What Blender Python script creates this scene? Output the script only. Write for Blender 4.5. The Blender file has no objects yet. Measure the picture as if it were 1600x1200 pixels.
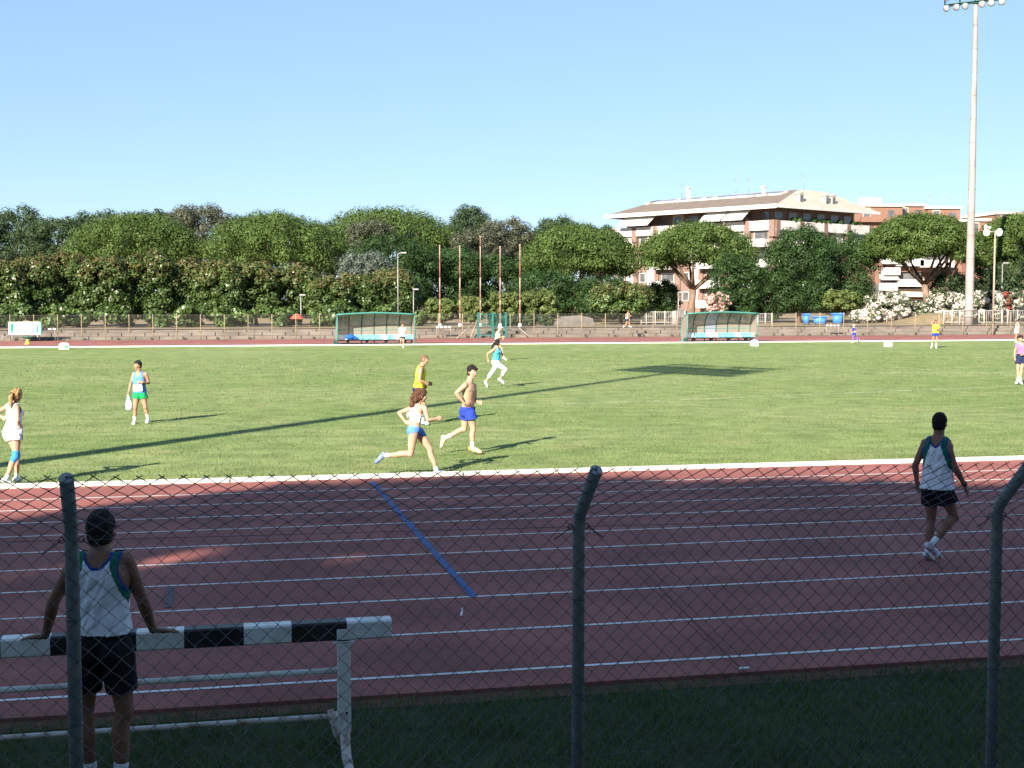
import bpy, bmesh, math, random
import numpy as np
from mathutils import Vector, Matrix, noise as mnoise

random.seed(7)
scene = bpy.context.scene
COL = scene.collection
H, F = 3.1, 2070.0
PITCH = math.atan(134.0 / F)
cp, sp = math.cos(PITCH), math.sin(PITCH)

def ray(px, py):
    u = (px - 800.0) / F; v = (600.0 - py) / F
    return Vector((u, cp + v * sp, -sp + v * cp))
def P(px, py, Y):
    d = ray(px, py); t = Y / d.y
    return Vector((d.x * t, Y, H + d.z * t))
def G(px, py, z=0.0):
    d = ray(px, py); t = (z - H) / d.z
    return Vector((d.x * t, d.y * t, z))

YAW = math.radians(12.1)
T = Vector((math.cos(YAW), math.sin(YAW), 0))
N = Vector((-math.sin(YAW), math.cos(YAW), 0))
def TN(t, n, z=0.0):
    p = T * t + N * n
    return Vector((p.x, p.y, z))
def on_n(px, n):
    d = ray(px, 520); s = n / (d.x * N.x + d.y * N.y); return Vector((d.x * s, d.y * s, 0))
def YS(px, Y):
    return Y * (1 + (px - 800.0) / F * .214)
def nof(px, py):
    return G(px, py).dot(N)

# ------------------------------------------------------------------ materials
def mat(name, c1, c2=None, scale=4.0, rough=0.8, detail=4.0, bump=0.0, bscale=None, metal=0.0, spec=0.3,
        stretch=None, lo=0.35, hi=0.65, sub=0.0):
    m = bpy.data.materials.new(name); m.use_nodes = True
    nt = m.node_tree; b = nt.nodes['Principled BSDF']
    b.inputs['Roughness'].default_value = rough
    b.inputs['Metallic'].default_value = metal
    b.inputs['Specular IOR Level'].default_value = spec
    c1 = tuple(c1) + (1,)
    b.inputs['Base Color'].default_value = c1
    tc = nt.nodes.new('ShaderNodeTexCoord')
    src = tc.outputs['Object']
    if stretch:
        mp = nt.nodes.new('ShaderNodeMapping'); mp.inputs['Scale'].default_value = stretch
        nt.links.new(src, mp.inputs['Vector']); src = mp.outputs['Vector']
    if c2 is not None:
        nz = nt.nodes.new('ShaderNodeTexNoise'); nz.inputs['Scale'].default_value = scale
        nz.inputs['Detail'].default_value = detail
        nt.links.new(src, nz.inputs['Vector'])
        rp = nt.nodes.new('ShaderNodeValToRGB')
        rp.color_ramp.elements[0].position = lo; rp.color_ramp.elements[0].color = c1
        rp.color_ramp.elements[1].position = hi; rp.color_ramp.elements[1].color = tuple(c2) + (1,)
        nt.links.new(nz.outputs['Fac'], rp.inputs['Fac'])
        nt.links.new(rp.outputs['Color'], b.inputs['Base Color'])
    if bump:
        nb = nt.nodes.new('ShaderNodeTexNoise'); nb.inputs['Scale'].default_value = bscale or scale * 5
        nb.inputs['Detail'].default_value = 3
        nt.links.new(src, nb.inputs['Vector'])
        bp = nt.nodes.new('ShaderNodeBump'); bp.inputs['Strength'].default_value = bump
        bp.inputs['Distance'].default_value = 0.02
        nt.links.new(nb.outputs['Fac'], bp.inputs['Height'])
        nt.links.new(bp.outputs['Normal'], b.inputs['Normal'])
    if sub:
        b.inputs['Subsurface Weight'].default_value = sub
        b.inputs['Subsurface Radius'].default_value = (0.02, 0.008, 0.005)
    return m

def leaf_mat(name, cols, trans=0.25, rough=0.6):
    m = bpy.data.materials.new(name); m.use_nodes = True
    nt = m.node_tree; b = nt.nodes['Principled BSDF']; out = nt.nodes['Material Output']
    b.inputs['Roughness'].default_value = rough
    b.inputs['Specular IOR Level'].default_value = 0.25
    g = nt.nodes.new('ShaderNodeNewGeometry')
    rp = nt.nodes.new('ShaderNodeValToRGB')
    els = rp.color_ramp.elements
    n = len(cols)
    els[0].position = 0; els[0].color = tuple(cols[0]) + (1,)
    els[1].position = 1; els[1].color = tuple(cols[-1]) + (1,)
    for i in range(1, n - 1):
        e = els.new(i / (n - 1)); e.color = tuple(cols[i]) + (1,)
    nt.links.new(g.outputs['Random Per Island'], rp.inputs['Fac'])
    # slow colour drift through the crown
    tc = nt.nodes.new('ShaderNodeTexCoord')
    nz = nt.nodes.new('ShaderNodeTexNoise'); nz.inputs['Scale'].default_value = 0.45; nz.inputs['Detail'].default_value = 2
    nt.links.new(tc.outputs['Object'], nz.inputs['Vector'])
    mr = nt.nodes.new('ShaderNodeMapRange')
    mr.inputs['From Min'].default_value = 0.3; mr.inputs['From Max'].default_value = 0.7
    mr.inputs['To Min'].default_value = 0.72; mr.inputs['To Max'].default_value = 1.28
    nt.links.new(nz.outputs['Fac'], mr.inputs['Value'])
    hs = nt.nodes.new('ShaderNodeHueSaturation')
    nt.links.new(mr.outputs['Result'], hs.inputs['Value'])
    nt.links.new(rp.outputs['Color'], hs.inputs['Color'])
    nt.links.new(hs.outputs['Color'], b.inputs['Base Color'])
    tr = nt.nodes.new('ShaderNodeBsdfTranslucent')
    nt.links.new(hs.outputs['Color'], tr.inputs['Color'])
    mx = nt.nodes.new('ShaderNodeMixShader'); mx.inputs['Fac'].default_value = trans
    nt.links.new(b.outputs['BSDF'], mx.inputs[1]); nt.links.new(tr.outputs['BSDF'], mx.inputs[2])
    nt.links.new(mx.outputs['Shader'], out.inputs['Surface'])
    return m

M = {}
# ------------------------------------------------------------------ mesh builder
class MB:
    def __init__(s):
        s.v = []; s.f = []; s.m = []; s.sm = []
    def add(s, vs, fs, mi=0, smooth=False):
        o = len(s.v); s.v.extend([tuple(q) for q in vs])
        for f in fs:
            s.f.append([i + o for i in f]); s.m.append(mi); s.sm.append(smooth)
        return s
    def box(s, c, size, x=Vector((1, 0, 0)), y=Vector((0, 1, 0)), z=Vector((0, 0, 1)), mi=0, bevel=0.0):
        c = Vector(c); hx, hy, hz = size[0] / 2, size[1] / 2, size[2] / 2
        if bevel <= 0:
            vs = [c + x * (hx * a) + y * (hy * b) + z * (hz * d) for d in (-1, 1) for b in (-1, 1) for a in (-1, 1)]
            fs = [(0, 2, 3, 1), (4, 5, 7, 6), (0, 1, 5, 4), (2, 6, 7, 3), (0, 4, 6, 2), (1, 3, 7, 5)]
            return s.add(vs, fs, mi)
        bm = bmesh.new()
        bmesh.ops.create_cube(bm, size=1.0)
        for v in bm.verts:
            v.co = Vector((v.co.x * size[0], v.co.y * size[1], v.co.z * size[2]))
        bmesh.ops.bevel(bm, geom=list(bm.edges), offset=bevel, segments=2, affect='EDGES', profile=0.5)
        bm.verts.index_update()
        vs = [c + x * v.co.x + y * v.co.y + z * v.co.z for v in bm.verts]
        fs = [[v.index for v in f.verts] for f in bm.faces]
        bm.free()
        return s.add(vs, fs, mi)
    def frame(s, d, hint=None):
        d = d.normalized()
        h = hint or (Vector((0, 0, 1)) if abs(d.z) < 0.9 else Vector((1, 0, 0)))
        a = h.cross(d).normalized(); return a, d.cross(a)
    def path(s, pts, rad, n=8, mi=0, caps=True, smooth=True):
        pts = [Vector(p) for p in pts]
        if not hasattr(rad, '__len__'): rad = [rad] * len(pts)
        vs = []; fs = []
        a = None
        for i, p in enumerate(pts):
            d = (pts[min(i + 1, len(pts) - 1)] - pts[max(i - 1, 0)])
            if d.length < 1e-9: d = Vector((0, 0, 1))
            d.normalize()
            if a is None: a, b = s.frame(d)
            else:
                a = (a - d * a.dot(d))
                if a.length < 1e-6: a, b = s.frame(d)
                a.normalize(); b = d.cross(a)
            for k in range(n):
                t = 2 * math.pi * k / n
                vs.append(p + a * (rad[i] * math.cos(t)) + b * (rad[i] * math.sin(t)))
        for i in range(len(pts) - 1):
            for k in range(n):
                k2 = (k + 1) % n
                fs.append((i * n + k, i * n + k2, (i + 1) * n + k2, (i + 1) * n + k))
        s.add(vs, fs, mi, smooth)
        if caps:
            o = len(s.v) - len(vs)
            s.f.append([o + k for k in reversed(range(n))]); s.m.append(mi); s.sm.append(False)
            e = o + (len(pts) - 1) * n
            s.f.append([e + k for k in range(n)]); s.m.append(mi); s.sm.append(False)
        return s
    def tube(s, p0, p1, r0, r1=None, n=8, mi=0, smooth=True):
        return s.path([p0, p1], [r0, r0 if r1 is None else r1], n, mi, True, smooth)
    def ell(s, c, r, x=Vector((1, 0, 0)), y=Vector((0, 1, 0)), z=Vector((0, 0, 1)), nu=14, nv=9, mi=0):
        c = Vector(c); vs = [c + z * r[2]]; fs = []
        for j in range(1, nv):
            ph = math.pi * j / nv
            for k in range(nu):
                t = 2 * math.pi * k / nu
                vs.append(c + x * (r[0] * math.sin(ph) * math.cos(t)) + y * (r[1] * math.sin(ph) * math.sin(t)) + z * (r[2] * math.cos(ph)))
        vs.append(c - z * r[2]); L = len(vs) - 1
        for k in range(nu):
            k2 = (k + 1) % nu
            fs.append((0, 1 + k, 1 + k2))
            for j in range(nv - 2):
                fs.append((1 + j * nu + k, 1 + (j + 1) * nu + k, 1 + (j + 1) * nu + k2, 1 + j * nu + k2))
            fs.append((1 + (nv - 2) * nu + k, L, 1 + (nv - 2) * nu + k2))
        return s.add(vs, fs, mi, True)
    def cap(s, p0, p1, r0, r1=None, n=12, mi=0):
        """tapered capsule"""
        p0 = Vector(p0); p1 = Vector(p1); r1 = r0 if r1 is None else r1
        d = p1 - p0
        if d.length < 1e-6: return s.ell(p0, (r0, r0, r0), mi=mi)
        d = d.normalized(); pts = []; rad = []
        for k in range(5):
            t = math.pi / 2 * (1 - k / 4.0)
            pts.append(p0 - d * (r0 * math.sin(t))); rad.append(max(r0 * math.cos(t), r0 * 0.02))
        for k in range(5):
            t = math.pi / 2 * (k / 4.0)
            pts.append(p1 + d * (r1 * math.sin(t))); rad.append(max(r1 * math.cos(t), r1 * 0.02))
        return s.path(pts, rad, n, mi)
    def rings(s, rl, n=20, mi=0, smooth=True):
        """loft of elliptical rings (centre, x-axis, y-axis, hx, hy), closed at both ends"""
        vs = []; fs = []
        for (c, ax, ay, hx, hy) in rl:
            for k in range(n):
                t = 2 * math.pi * k / n
                ct, st = math.cos(t), math.sin(t)
                e = 0.86
                cx = math.copysign(abs(ct) ** e, ct); sy = math.copysign(abs(st) ** e, st)
                vs.append(c + ax * (hx * cx) + ay * (hy * sy))
        for i in range(len(rl) - 1):
            for k in range(n):
                k2 = (k + 1) % n
                fs.append((i * n + k, i * n + k2, (i + 1) * n + k2, (i + 1) * n + k))
        fs.append(tuple(reversed(range(n)))); e = (len(rl) - 1) * n
        fs.append(tuple(e + k for k in range(n)))
        return s.add(vs, fs, mi, smooth)
    def prism(s, poly, z0, z1, o=Vector((0, 0, 0)), x=Vector((1, 0, 0)), y=Vector((0, 1, 0)), z=Vector((0, 0, 1)), mi=0):
        n = len(poly); vs = [o + x * a + y * b + z * z0 for a, b in poly] + [o + x * a + y * b + z * z1 for a, b in poly]
        fs = [tuple(reversed(range(n))), tuple(range(n, 2 * n))] + [(i, (i + 1) % n, n + (i + 1) % n, n + i) for i in range(n)]
        return s.add(vs, fs, mi)
    def build(s, name, mats, parent=None, loc=None):
        if not isinstance(mats, (list, tuple)): mats = [mats]
        me = bpy.data.meshes.new(name)
        o0 = Vector((0, 0, 0))
        if parent is not None: o0 = wpos(parent)
        elif loc is not None: o0 = Vector(loc)
        me.from_pydata([(v[0] - o0.x, v[1] - o0.y, v[2] - o0.z) for v in s.v], [], s.f)
        for m in mats: me.materials.append(m)
        if s.f:
            me.polygons.foreach_set('material_index', s.m)
            me.polygons.foreach_set('use_smooth', s.sm)
        bm = bmesh.new(); bm.from_mesh(me); bmesh.ops.recalc_face_normals(bm, faces=bm.faces); bm.to_mesh(me); bm.free()
        me.update()
        ob = bpy.data.objects.new(name, me); COL.objects.link(ob)
        if parent is not None: ob.parent = parent
        elif loc is not None: ob.location = loc
        return ob

def wpos(o):
    p = Vector((0, 0, 0))
    while o is not None:
        p += o.location; o = o.parent
    return p

def tag(o, label=None, cat=None, group=None, kind=None):
    if label: o['label'] = label
    if cat: o['category'] = cat
    if group: o['group'] = group
    if kind: o['kind'] = kind
    return o

def thing(name, loc, label, cat, group=None):
    e = bpy.data.objects.new(name, None); COL.objects.link(e)
    e.empty_display_size = 0.2
    e.location = loc
    return tag(e, label, cat, group)

def copy_thing(root, loc, label, rz=None):
    r = root.copy(); COL.objects.link(r); r.location = loc
    if rz is not None: r.rotation_euler = (0, 0, rz)
    if label: r['label'] = label
    for ch in list(root.children):
        c = ch.copy(); COL.objects.link(c); c.parent = r
        for g in list(ch.children):
            d = g.copy(); COL.objects.link(d); d.parent = c
    return r

def np_mesh(name, V, Q, mats, mi=None, smooth=False, parent=None, loc=None):
    """quick mesh from numpy: V (n,3), Q (m,k)"""
    if not isinstance(mats, (list, tuple)): mats = [mats]
    o0 = Vector((0, 0, 0))
    if parent is not None: o0 = wpos(parent)
    elif loc is not None: o0 = Vector(loc)
    V = np.asarray(V, dtype=np.float32) - np.array(o0, dtype=np.float32)
    Q = np.asarray(Q, dtype=np.int32); k = Q.shape[1]
    me = bpy.data.meshes.new(name)
    me.vertices.add(len(V)); me.vertices.foreach_set('co', V.ravel())
    me.loops.add(Q.size); me.loops.foreach_set('vertex_index', Q.ravel())
    me.polygons.add(len(Q))
    me.polygons.foreach_set('loop_start', np.arange(0, Q.size, k, dtype=np.int32))
    me.polygons.foreach_set('loop_total', np.full(len(Q), k, dtype=np.int32))
    for m in mats: me.materials.append(m)
    if mi is not None: me.polygons.foreach_set('material_index', np.asarray(mi, dtype=np.int32))
    me.polygons.foreach_set('use_smooth', np.full(len(Q), bool(smooth)))
    me.update(calc_edges=True); me.validate()
    ob = bpy.data.objects.new(name, me); COL.objects.link(ob)
    if parent is not None: ob.parent = parent
    elif loc is not None: ob.location = loc
    return ob

def remesh(mb, voxel, smooth=5, factor=0.5, decim=None):
    """union of closed primitives -> one continuous smooth surface, as numpy verts and quads"""
    me = bpy.data.meshes.new('tmp')
    me.from_pydata(mb.v, [], mb.f)
    bm = bmesh.new(); bm.from_mesh(me); bmesh.ops.recalc_face_normals(bm, faces=bm.faces); bm.to_mesh(me); bm.free()
    ob = bpy.data.objects.new('tmp', me); COL.objects.link(ob)
    r = ob.modifiers.new('r', 'REMESH'); r.mode = 'VOXEL'; r.voxel_size = voxel
    if smooth:
        q = ob.modifiers.new('s', 'SMOOTH'); q.factor = factor; q.iterations = smooth
    dg = bpy.context.evaluated_depsgraph_get()
    ev = ob.evaluated_get(dg); m2 = ev.to_mesh()
    V = np.empty(len(m2.vertices) * 3, dtype=np.float32); m2.vertices.foreach_get('co', V)
    Q = np.array([p.vertices[:] if len(p.vertices) == 4 else (p.vertices[0], p.vertices[1], p.vertices[2], p.vertices[2]) for p in m2.polygons], dtype=np.int32)
    ev.to_mesh_clear()
    bpy.data.objects.remove(ob); bpy.data.meshes.remove(me)
    return V.reshape(-1, 3), Q

def cutmesh(V, Q, keep):
    """keep faces whose vertices all satisfy keep"""
    fk = keep[Q].all(axis=1); Q = Q[fk]
    used = np.unique(Q); mp = np.full(len(V), -1, dtype=np.int32); mp[used] = np.arange(len(used))
    return V[used], mp[Q]
# ------------------------------------------------------------------ people
def skin(name, c, k=0.82):
    return mat(name, c, tuple(q * k for q in c), 9, 0.55, bump=0.05, bscale=60, spec=0.35, sub=0.08)
def cloth(name, c, k=0.88):
    return mat(name, c, tuple(q * k for q in c), 14, 0.85, bump=0.35, bscale=26, spec=0.15)
M['skin_light'] = skin('skin_light', (0.50, 0.29, 0.20))
M['skin_tan'] = skin('skin_tan', (0.40, 0.215, 0.14))
M['skin_brown'] = skin('skin_brown', (0.25, 0.125, 0.08))
M['hair_black'] = mat('hair_black', (0.007, 0.006, 0.0055), (0.016, 0.013, 0.011), 60, 0.75, bump=0.5, bscale=120)
M['hair_brown'] = mat('hair_brown', (0.055, 0.024, 0.012), (0.11, 0.05, 0.026), 40, 0.55, bump=0.6, bscale=90)
M['hair_blond'] = mat('hair_blond', (0.36, 0.24, 0.10), (0.17, 0.105, 0.045), 30, 0.5, bump=0.6, bscale=90, stretch=(1, 1, .25))
M['cloth_white'] = cloth('cloth_white', (0.77, 0.80, 0.85), 0.93)
M['cloth_black'] = cloth('cloth_black', (0.012, 0.012, 0.014))
M['cloth_navy'] = cloth('cloth_navy', (0.018, 0.026, 0.07))
M['cloth_blue'] = cloth('cloth_blue', (0.022, 0.05, 0.34))
M['cloth_sky'] = cloth('cloth_sky', (0.10, 0.24, 0.62))
M['cloth_cyan'] = cloth('cloth_cyan', (0.07, 0.45, 0.72))
M['cloth_green'] = cloth('cloth_green', (0.012, 0.27, 0.10))
M['panel_green'] = cloth('panel_green', (0.012, 0.16, 0.10))
M['panel_blue'] = cloth('panel_blue', (0.02, 0.06, 0.30))
M['cloth_yellow'] = cloth('cloth_yellow', (0.80, 0.60, 0.045))
M['cloth_pink'] = cloth('cloth_pink', (0.78, 0.16, 0.46))
M['cloth_purple'] = cloth('cloth_purple', (0.17, 0.12, 0.42))
M['brace_blue'] = cloth('brace_blue', (0.05, 0.25, 0.55))
M['shoe_white'] = mat('shoe_white', (0.75, 0.75, 0.76), (0.55, 0.56, 0.58), 18, 0.6, bump=0.2)
M['shoe_blue'] = mat('shoe_blue', (0.10, 0.16, 0.38), (0.2, 0.24, 0.4), 22, 0.6, bump=0.2)
M['shoe_orange'] = mat('shoe_orange', (0.72, 0.68, 0.62), (0.62, 0.26, 0.05), 16, 0.6, bump=0.2, lo=.45, hi=.55)
M['shoe_grey'] = mat('shoe_grey', (0.66, 0.68, 0.72), (0.25, 0.27, 0.32), 20, 0.6, bump=0.2, lo=.45, hi=.6)
M['glove_dark'] = cloth('glove_dark', (0.03, 0.025, 0.02))
M['eye_white'] = mat('eye_white', (0.7, 0.7, 0.68), None, rough=0.2)
M['eye_dark'] = mat('eye_dark', (0.02, 0.012, 0.01), None, rough=0.2)
M['lips'] = mat('lips', (0.36, 0.12, 0.10), None, rough=0.5)
M['bib'] = mat('bib', (0.82, 0.82, 0.80), (0.74, 0.74, 0.74), 10, 0.8)
M['ink'] = mat('ink', (0.02, 0.02, 0.025), None, rough=0.7)

MALE = [(-.20, .05, .05, .0), (-.11, .135, .098, .0), (.02, .158, .112, -.004), (.20, .146, .102, .0), (.38, .140, .097, .004),
        (.56, .156, .108, .008), (.73, .172, .114, .006), (.86, .172, .100, -.002), (.95, .128, .078, -.008), (1.03, .068, .062, -.010)]
FEM = [(-.20, .05, .05, .0), (-.11, .148, .105, .0), (.02, .168, .118, -.008), (.20, .138, .096, .0), (.38, .116, .083, .004),
       (.56, .130, .092, .006), (.73, .144, .098, .004), (.86, .146, .086, -.004), (.95, .108, .068, -.010), (1.03, .058, .054, -.012)]

def lerp(a, b, t): return a + (b - a) * t

def folds(V, c, k, amp):
    """push cloth in and out along soft slanting creases"""
    out = V.copy(); D = V - c
    rad = D.copy(); rad[:, 2] = 0; ln = np.linalg.norm(rad, axis=1)[:, None] + 1e-6; rad = rad / ln
    ang = np.arctan2(D[:, 1], D[:, 0])
    h = np.empty(len(V), dtype=np.float32)
    for i in range(len(V)):
        x, z = ang[i] * .16, D[i, 2]
        q = Vector((x * 9 + z * 5, z * 11 - x * 16, 1.7))
        h[i] = mnoise.noise(q) + .5 * mnoise.noise(q * 2.3)
    return out + rad * (np.sign(h) * np.abs(h) ** .8 * amp * k)[:, None]

class Figure:
    """a person laid out from joints; every joint is a real 3-D point"""
    def __init__(s, J, height, female=False, face=None, front=None, thick=1.0, voxel=0.008):
        s.J = J; s.k = height / 1.75; s.fem = female; s.vox = voxel; s.th = thick
        J.setdefault('hiR', None); J.setdefault('hiL', None)
        r = (J['shR'] - J['shL']).normalized()
        up = (J['neck'] - J['pel']).normalized()
        s.up = up; s.rs = (r - up * r.dot(up)).normalized()
        hr = J.get('hipdir') or s.rs
        s.rh = (Vector(hr) - up * Vector(hr).dot(up)).normalized()
        w = (.088 if not female else .092) * s.k
        if J['hiR'] is None: J['hiR'] = J['pel'] + s.rh * w - up * .03 * s.k
        if J['hiL'] is None: J['hiL'] = J['pel'] - s.rh * w - up * .03 * s.k
        s.sl = (J['neck'] - J['pel']).length
        hd = (J['head'] - J['neck']).normalized()
        s.hu = (hd * .45 + Vector((0, 0, 1)) * .55).normalized()
        fr = Vector(face) if face is not None else s.up.cross(s.rs)
        s.hf = (fr - s.hu * fr.dot(s.hu)).normalized()
        s.hx = s.hf.cross(s.hu).normalized()   # person's right
    def ring_at(s, t):
        r = lerp(s.rh, s.rs, min(max(t, 0), 1)).normalized()
        f = s.up.cross(r).normalized()
        return s.J['pel'] + s.up * (t * s.sl), r, f
    def torso(s, mb, inf=0.0, t0=-9, t1=9, loose=0.0):
        rl = []
        for (t, hw, hd, off) in (FEM if s.fem else MALE):
            if t < t0 or t > t1: continue
            c, r, f = s.ring_at(t)
            lo = loose * max(0.0, min(1.0, (.75 - t) / .4))
            rl.append((c + f * (off * s.k), r, f, hw * s.k * s.th + inf + lo, hd * s.k * s.th + inf + lo))
        mb.rings(rl, 24)
        if t1 > .8 and t0 < .7:
            c, r, f = s.ring_at(.90)
            for sd, j in ((1, 'shR'), (-1, 'shL')):
                mb.cap(c + r * (sd * .07 * s.k) - f * .01, s.J[j], .062 * s.k + inf, (.060 if not s.fem else .050) * s.k + inf)
            if s.fem:
                c, r, f = s.ring_at(.66)
                for sd in (1, -1):
                    mb.ell(c + r * (sd * .066 * s.k) + f * (.078 * s.k), (.062 * s.k + inf, .058 * s.k + inf, .062 * s.k + inf), r, f, s.up)
            else:
                c, r, f = s.ring_at(.74)
                for sd in (1, -1):
                    mb.ell(c + r * (sd * .075 * s.k) + f * (.066 * s.k), (.085 * s.k + inf, .045 * s.k + inf, .062 * s.k + inf), r, f, s.up)
                    mb.ell(c + r * (sd * .085 * s.k) - f * (.060 * s.k), (.075 * s.k + inf, .045 * s.k + inf, .09 * s.k + inf), r, f, s.up)
        if t0 < 0:
            c, r, f = s.ring_at(-.06)
            for sd in (1, -1):
                g = .088 if s.fem else .080
                mb.ell(c + r * (sd * .072 * s.k) - f * (.045 * s.k), (g * s.k + inf, .088 * s.k + inf, .095 * s.k + inf), r, f, s.up)
    def leg(s, mb, sd, a=0.0, b=2.0, inf=0.0, flare=0.0):
        """a..b: 0 hip, 1 knee, 2 ankle"""
        k = s.k * s.th; J = s.J; h, n, q = J['hi' + sd], J['kn' + sd], J['an' + sd]
        prof = [(0, .092 if s.fem else .090), (.35, .082), (.75, .062), (1.0, .053), (1.12, .051), (1.32, .056), (1.6, .046), (1.85, .034), (2.0, .034)]
        def pos(t): return lerp(h, n, t) if t <= 1 else lerp(n, q, t - 1)
        def rad(t):
            for (t0, r0), (t1, r1) in zip(prof, prof[1:]):
                if t <= t1 + 1e-6: return lerp(r0, r1, (t - t0) / (t1 - t0))
            return prof[-1][1]
        bk = Vector((0, 0, 0))
        ax = (q - n).normalized(); thd = (n - h).normalized()
        fwd = (thd - ax * thd.dot(ax))
        if fwd.length < .15:
            fwd = s.up.cross(s.rh)
        fwd.normalize()
        ts = sorted(set([a, b] + [t for t, _ in prof if a < t < b]))
        for t0, t1 in zip(ts, ts[1:]):
            o0 = -fwd * (.016 * k if 1.1 <= t0 <= 1.5 else 0); o1 = -fwd * (.016 * k if 1.1 <= t1 <= 1.5 else 0)
            fl0 = flare * (t0 - a) / max(b - a, .01); fl1 = flare * (t1 - a) / max(b - a, .01)
            mb.cap(pos(t0) + o0, pos(t1) + o1, rad(t0) * k + inf + fl0, rad(t1) * k + inf + fl1, 14)
    def foot(s, mb, sd, inf=0.0):
        k = s.k; a, t = s.J['an' + sd], s.J['to' + sd]
        sh = (a - lerp(s.J['kn' + sd], a, .8)).normalized()
        d = (t - a)
        fd = (d - sh * d.dot(sh) * .35).normalized()
        heel = a + sh * (.045 * k) - fd * (.035 * k)
        ball = lerp(heel, t, .70); nrm = -sh
        mb.cap(heel, ball + nrm * .012, .036 * k + inf, .036 * k + inf)
        mb.cap(a + sh * .015 * k, ball, .034 * k + inf, .030 * k + inf)
        sx = fd.cross(sh).normalized()
        mb.cap(ball + sx * .018 * k, t - fd * .02 * k + sx * .012 * k, .030 * k + inf, .022 * k + inf)
        mb.cap(ball - sx * .018 * k, t - fd * .03 * k - sx * .014 * k, .030 * k + inf, .021 * k + inf)
    def arm(s, mb, sd, a=0.0, b=2.0, inf=0.0):
        k = s.k * s.th * (.86 if s.fem else 1); J = s.J; h, n, q = J['sh' + sd], J['el' + sd], J['wr' + sd]
        prof = [(0, .056), (.45, .049), (.85, .040), (1.0, .038), (1.25, .041), (1.7, .030), (2.0, .026)]
        def pos(t): return lerp(h, n, t) if t <= 1 else lerp(n, q, t - 1)
        def rad(t):
            for (t0, r0), (t1, r1) in zip(prof, prof[1:]):
                if t <= t1 + 1e-6: return lerp(r0, r1, (t - t0) / (t1 - t0))
            return prof[-1][1]
        ts = sorted(set([a, b] + [t for t, _ in prof if a < t < b]))
        for t0, t1 in zip(ts, ts[1:]):
            mb.cap(pos(t0), pos(t1), rad(t0) * k + inf, rad(t1) * k + inf, 12)
    def hand(s, mb, sd, inf=0.0):
        k = s.k * (.92 if s.fem else 1.0); J = s.J; w = J['wr' + sd]
        d = (J['ha' + sd] - w).normalized() if J.get('ha' + sd) is not None else (w - J['el' + sd]).normalized()
        pn = Vector(J.get('palm' + sd) or (-s.rs if sd == 'R' else s.rs))
        pn = (pn - d * pn.dot(d))
        if pn.length < .1: pn = d.orthogonal()
        pn.normalize()
        side = d.cross(pn).normalized()
        # thumb side: towards the front of the body / up
        tref = Vector(J.get('thumb' + sd) or (s.up.cross(s.rs) + Vector((0, 0, .6))))
        if side.dot(tref) < 0: side = -side
        curl = J.get('curl' + sd, .5)
        fr = max(.0085 * k, s.vox * .9) + inf
        c0 = w + d * .02 * k; c1 = w + d * .085 * k
        for o in (-.026, -.009, .009, .026):
            mb.cap(w + side * (o * .6 * k), c1 + side * (o * k * 1.05), .019 * k + inf, .0145 * k + inf, 8)
        for o, L in ((.030, .070), (.0105, .080), (-.0095, .074), (-.029, .058)):
            b = c1 + side * (o * k); L *= k
            a1 = curl * .7; a2 = curl * 1.9; a3 = curl * 2.9
            p1 = b + (d * math.cos(a1) + pn * math.sin(a1)) * (L * .46) + side * (o * .22 * k)
            p2 = p1 + (d * math.cos(a2) + pn * math.sin(a2)) * (L * .32)
            p3 = p2 + (d * math.cos(a3) + pn * math.sin(a3)) * (L * .24)
            mb.cap(b, p1, fr * 1.08, fr, 8); mb.cap(p1, p2, fr, fr * .95, 8); mb.cap(p2, p3, fr * .95, fr * .82, 8)
        tb = w + d * .022 * k + side * (.022 * k) + pn * (.008 * k)
        t1 = tb + (d * .62 + side * .72 + pn * .3).normalized() * (.045 * k)
        t2 = t1 + (d * .86 + side * .22 + pn * (.3 + .4 * curl)).normalized() * (.034 * k)
        mb.cap(tb, t1, .0155 * k + inf, fr * 1.15, 8); mb.cap(t1, t2, fr * 1.15, fr, 8)
    def head(s, mb):
        k = s.k; c = s.J['head']; x, f, u = s.hx, s.hf, s.hu
        mb.ell(c + u * .022 * k - f * .012 * k, (.076 * k, .096 * k, .098 * k), x, f, u, 18, 12)
        mb.ell(c - u * .040 * k + f * .028 * k, (.058 * k, .062 * k, .076 * k), x, f, u, 16, 10)
        mb.ell(c - u * .095 * k + f * .062 * k, (.026 * k, .022 * k, .020 * k), x, f, u)       # chin
        mb.ell(c + u * .024 * k + f * .070 * k, (.050 * k, .018 * k, .014 * k), x, f, u)       # brow
        mb.cap(c + u * .010 * k + f * .086 * k, c - u * .024 * k + f * .106 * k, .010 * k, .0135 * k, 8)  # nose
        for sd in (1, -1):
            mb.ell(c + x * (sd * .078 * k) - f * .012 * k - u * .008 * k, (.011 * k, .021 * k, .032 * k), (x * .9 - f * .4 * sd).normalized(), f, u)
            mb.ell(c + x * (sd * .040 * k) + f * .060 * k - u * .022 * k, (.026 * k, .024 * k, .024 * k), x, f, u)   # cheek
        nb = s.J['neck']
        mb.cap(nb - s.up * .02, c - u * .07 * k - f * .014 * k, (.066 if not s.fem else .050) * k, (.060 if not s.fem else .045) * k, 14)
    # ---- parts
    def body(s, sk, root, feet=True):
        mb = MB(); s.torso(mb); s.head(mb)
        for sd in 'RL':
            s.leg(mb, sd); s.arm(mb, sd); s.hand(mb, sd)
            s.foot(mb, sd)
        V, Q = remesh(mb, s.vox, 4)
        return np_mesh('body', V, Q, sk, smooth=True, parent=root)
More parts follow.
